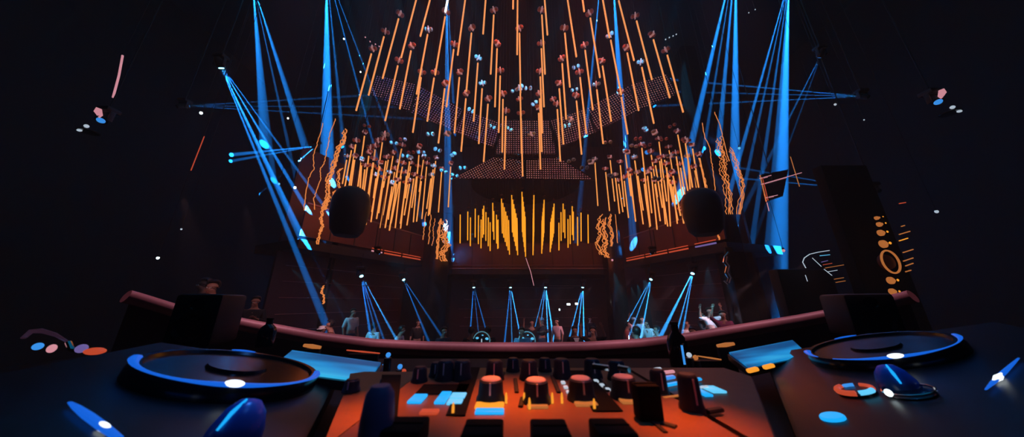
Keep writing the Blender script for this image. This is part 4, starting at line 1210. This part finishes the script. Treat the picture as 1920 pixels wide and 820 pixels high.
# monitor loudspeakers at both ends of the booth
def monitor(px, py, w, h, Y, label, yaw):
    p = P(px, py, Y)
    o = empty('monitor_loudspeaker', V((p.x, Y, 1.1)), label, 'loudspeaker', 'booth monitor loudspeakers', rot=Quaternion((0, 0, 1), math.radians(yaw)))
    zt = P(px, py - h / 2, Y).z - 1.1
    zb = P(px, py + h / 2, Y).z - 1.1
    hh = zt - zb
    MB().box((0, 0, (zt + zb) / 2), (w, .22, hh), bevel=.012).build('cabinet', M['black'], o)
    MB().lathe([(w * .34, 0), (w * .36, .006), (w * .30, .004), (w * .12, -.02), (0, -.012)], (0, -.11, zb + hh * .38), Quaternion((1, 0, 0), PI / 2), 24).build('woofer', M['black_gloss'], o)
    MB().lathe([(w * .14, 0), (w * .15, .004), (w * .1, -.004), (0, .0)], (0, -.11, zb + hh * .8), Quaternion((1, 0, 0), PI / 2), 18).build('tweeter', M['black_gloss'], o)
    MB().lathe([(.12, 0), (.12, .02), (.02, .03), (.02, zb)], n=16).build('stand', M['black'], o)
monitor(392, 600, .125, 95, 1.12, 'black monitor loudspeaker hiding the rail on the left', 25)
monitor(1610, 592, .125, 80, 1.12, 'black monitor loudspeaker hiding the rail on the right', -30)

# headphones on the far left, their blurred highlights built as glowing parts
hp = P(110, 652, .62)
o = empty('headphones', hp, 'dim headphones with coloured glints lying at the far left of the desk', 'headphones')
pts = [P(x, y, Y) - hp for x, y, Y in ((44,634,.64),(58,622,.66),(80,621,.66),(104,628,.64),(126,641,.62))]
MB().tube(pts, [.004, .006, .007, .006, .004], 10, flat=.5).build('headband', M['violet'].copy(), o)
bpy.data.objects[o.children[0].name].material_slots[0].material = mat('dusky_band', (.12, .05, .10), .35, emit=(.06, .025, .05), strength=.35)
MB().tube([P(x, y, .60) - hp for x, y in ((128,642),(134,656),(146,658))], .004, 8).build('yoke', M['chrome'], o)
MB().ball(P(178, 659, .58) - hp, .013, (1.4, .8, .5)).build('ear_cup', M['redl'], o, label='ear cup with orange red highlight as glow')
MB().ball(P(153, 654, .6) - hp, .008).build('hinge', M['violet'], o)
MB().ball(P(97, 654, .6) - hp, .006, (1, 1, 1.3)).build('lamp', M['pinkl'], o)  # pink highlight, built as a glowing ball
MB().ball(P(71, 650, .62) - hp, .007).build('blue_highlight', M['lensdim'], o)
# wristband-like pink piece and side post
struct('floor_ledge_left', MB().box((-1.55, .95, 1.62), (.5, .9, 1.04), bevel=.02), M['black'], 'black side counter of the booth on the left', 'counter')

# ------------------------------------------------------------------ lamps that light the place
def lamp(kind, loc, to, e, col, size=.3, ang=60, blend=.6, name='wash_lamp'):
    l = bpy.data.lights.new(name, kind)
    l.energy = e
    l.color = col
    if kind == 'SPOT':
        l.spot_size = math.radians(ang); l.spot_blend = blend; l.shadow_soft_size = size
    elif kind == 'AREA':
        l.size = size
    else:
        l.shadow_soft_size = size
    o = bpy.data.objects.new(name, l)
    COL.objects.link(o)
    o.location = loc
    o.rotation_mode = 'QUATERNION'
    o.rotation_quaternion = q_to(V(to) - V(loc), '-Z', 'Y')
    return o
# added spots above the view, orange pools in place of chandelier light
OR = (1., .15, .006)
def fixture_spot(loc, to, e, col, ang, label, size=.05, blend=.5):
    loc, to = V(loc), V(to)
    moving_head(loc, to, label, dim=True, s=.8, group='wash lights')
    d = (to - loc).normalized()
    lamp('SPOT', loc + d * .16, to, e, col, size, ang, blend)
fixture_spot((-.5, 1.4, 6.2), PZ(690, 760, MZ), 1300, OR, 2.0, 'added warm spot light above the booth, left of three')
fixture_spot((.1, 1.5, 6.2), PZ(972, 750, MZ), 1500, OR, 2.3, 'added warm spot light above the booth, middle of three')
fixture_spot((.7, 1.4, 6.2), PZ(1275, 790, MZ), 1400, OR, 2.0, 'added warm spot light above the booth, right of three')
for i, x in enumerate((-1.5, -.95, -.35, .3, .9, 1.5)):  # added spots above the view that brighten the rail
    q = P(960 + x / 1.65 * 560, 640, 1.7 - .18 * x * x)
    fixture_spot((x * .9, 1.35, 5.6), (x, 1.72 - .16 * x * x, 2.25), 250, (.95, .36, .46), 19, 'added rose pinspot above the booth rail, %s from the left' % ORD[i], .05, .9)
fixture_spot((1.0, -.3, 5.5), (-.1, .5, 2.35), 30, (.08, .3, 1.), 24, 'added blue wash light above the booth', .1)  # added blue fill from behind the view for the dark knobs
# red wash on the back of the hall
fixture_spot((-1.2, 3.2, 11), (-4.4, 13.0, 5.6), 520, (1., .12, .05), 40, 'red wash light aimed at the left gallery')
fixture_spot((1.2, 3.2, 11), (4.6, 12.4, 5.6), 800, (1., .12, .09), 40, 'red wash light aimed at the right gallery')
fixture_spot((0, 3.6, 11), (.3, 16.5, 4.6), 520, (1., .14, .07), 34, 'red wash light aimed at the centre balcony')
for i, (x, y, zz) in enumerate(((-1.6, 6.2, 6.6), (0, 6.4, 6.9), (1.6, 6.2, 6.6), (-.9, 5.6, 8.4), (.9, 5.6, 8.4), (0, 7.2, 5.4))):
    lamp('POINT', (x, y, zz), (0, 0, 0), 2, (1., .22, .17), .25, name='central_chandelier_fill')  # added point lamps among the tubes, fill light for the reels
lamp('POINT', (-5.2, 8.9, 5.6), (0, 0, 0), 28, (1., .15, .04), .8, name='left_chandelier_fill')  # added fill lamps for the warm haze, right and far ones too
lamp('POINT', (5.2, 8.9, 5.6), (0, 0, 0), 48, (1., .12, .05), .8, name='right_chandelier_fill')
lamp('POINT', (.2, 10.6, 4.9), (0, 0, 0), 9, (1., .18, .04), .8, name='far_chandelier_fill')
lamp('AREA', (0, 6, 12.6), (0, 6, 0), 130, (.005, .5, 1.), 14, name='ambient_fill')  # added area lamp, faint teal fill for the whole hall
for p in BLUEREELS:
    a = V((.9 if p.x > 0 else -.9, -.7, 5.6))
    lamp('SPOT', a, p, 9000, (.05, .5, 1.), .01, 1.6 if p.y < 8 else 1.1, .5, name='reel_fill_spot')  # added spots behind the view that brighten the blue reels
fixture_spot((-4.4, 9.0, 4.0), (-.6, 11.6, 1.2), 110, (.08, .5, 1.), 60, 'added cyan wash light above the dance floor, left side', .1, .8)  # added to brighten the crowd, like the pink one opposite
fixture_spot((4.6, 9.0, 4.0), (1.2, 11.6, 1.2), 70, (1., .4, .55), 60, 'added pink wash light above the dance floor, right side', .1, .8)

for px, sd, e in ((663, -1, 150), (703, -1, 220), (606, 1, 120), (745, -1, 160), (785, 1, 90), (832, -1, 70), (979, -1, 120), (1015, -1, 160), (1044, 1, 200), (1077, 1, 60), (997, 1, 90),
                  (1168, 1, 90), (1187, 1, 170), (1216, -1, 330), (1232, -1, 330), (1192, -1, 260), (1203, -1, 200), (1283, 1, 200), (1329, -1, 240), (1311, 1, 90), (1353, 1, 120), (1331, 1, 240), (404, 1, 60), (483, 1, 40)):
    q = PEOPLE[px]
    lamp('SPOT', q + V((1.1 * sd, -1.9, 1.7)), q, e, (.10, .62, 1.) if sd < 0 else (1., .50, .55), .03, 24, .7, name='crowd_fill_spot')  # added spots without fixtures that brighten single people

for q in (LL(437, 822), ):
    lamp('SPOT', (-.25, 1.0, 4.6), pl.location + lrot @ q, 130, (.02, .25, 1.), .03, 2.2, .4, name='dome_fill_spot')  # added spot without fixture that brightens the left dome
lamp('SPOT', (.55, 1.0, 4.6), pr.location + rrot @ LR(1688, 728), 130, (.02, .25, 1.), .03, 2.2, .4, name='dome_fill_spot')  # the same added spot for the right dome

# ------------------------------------------------------------------ haze, world, view
w = bpy.data.worlds.new('world')
S.world = w
w.use_nodes = True
nt = w.node_tree
nt.nodes['Background'].inputs[0].default_value = (0, .002, .004, 1)
nt.nodes['Background'].inputs[1].default_value = 1
v = nt.nodes.new('ShaderNodeVolumeScatter')
v.inputs['Density'].default_value = .012
nt.links.new(v.outputs[0], nt.nodes['World Output'].inputs['Volume'])
S.cycles.volume_bounces = 0
S.cycles.max_bounces = 5
S.cycles.diffuse_bounces = 2
S.cycles.transparent_max_bounces = 8
S.cycles.use_denoising = True
vs = S.view_settings
vs.view_transform = 'Standard'
vs.look = 'None'
vs.gamma = 1
vs.exposure = 0
vs.use_curve_mapping = False
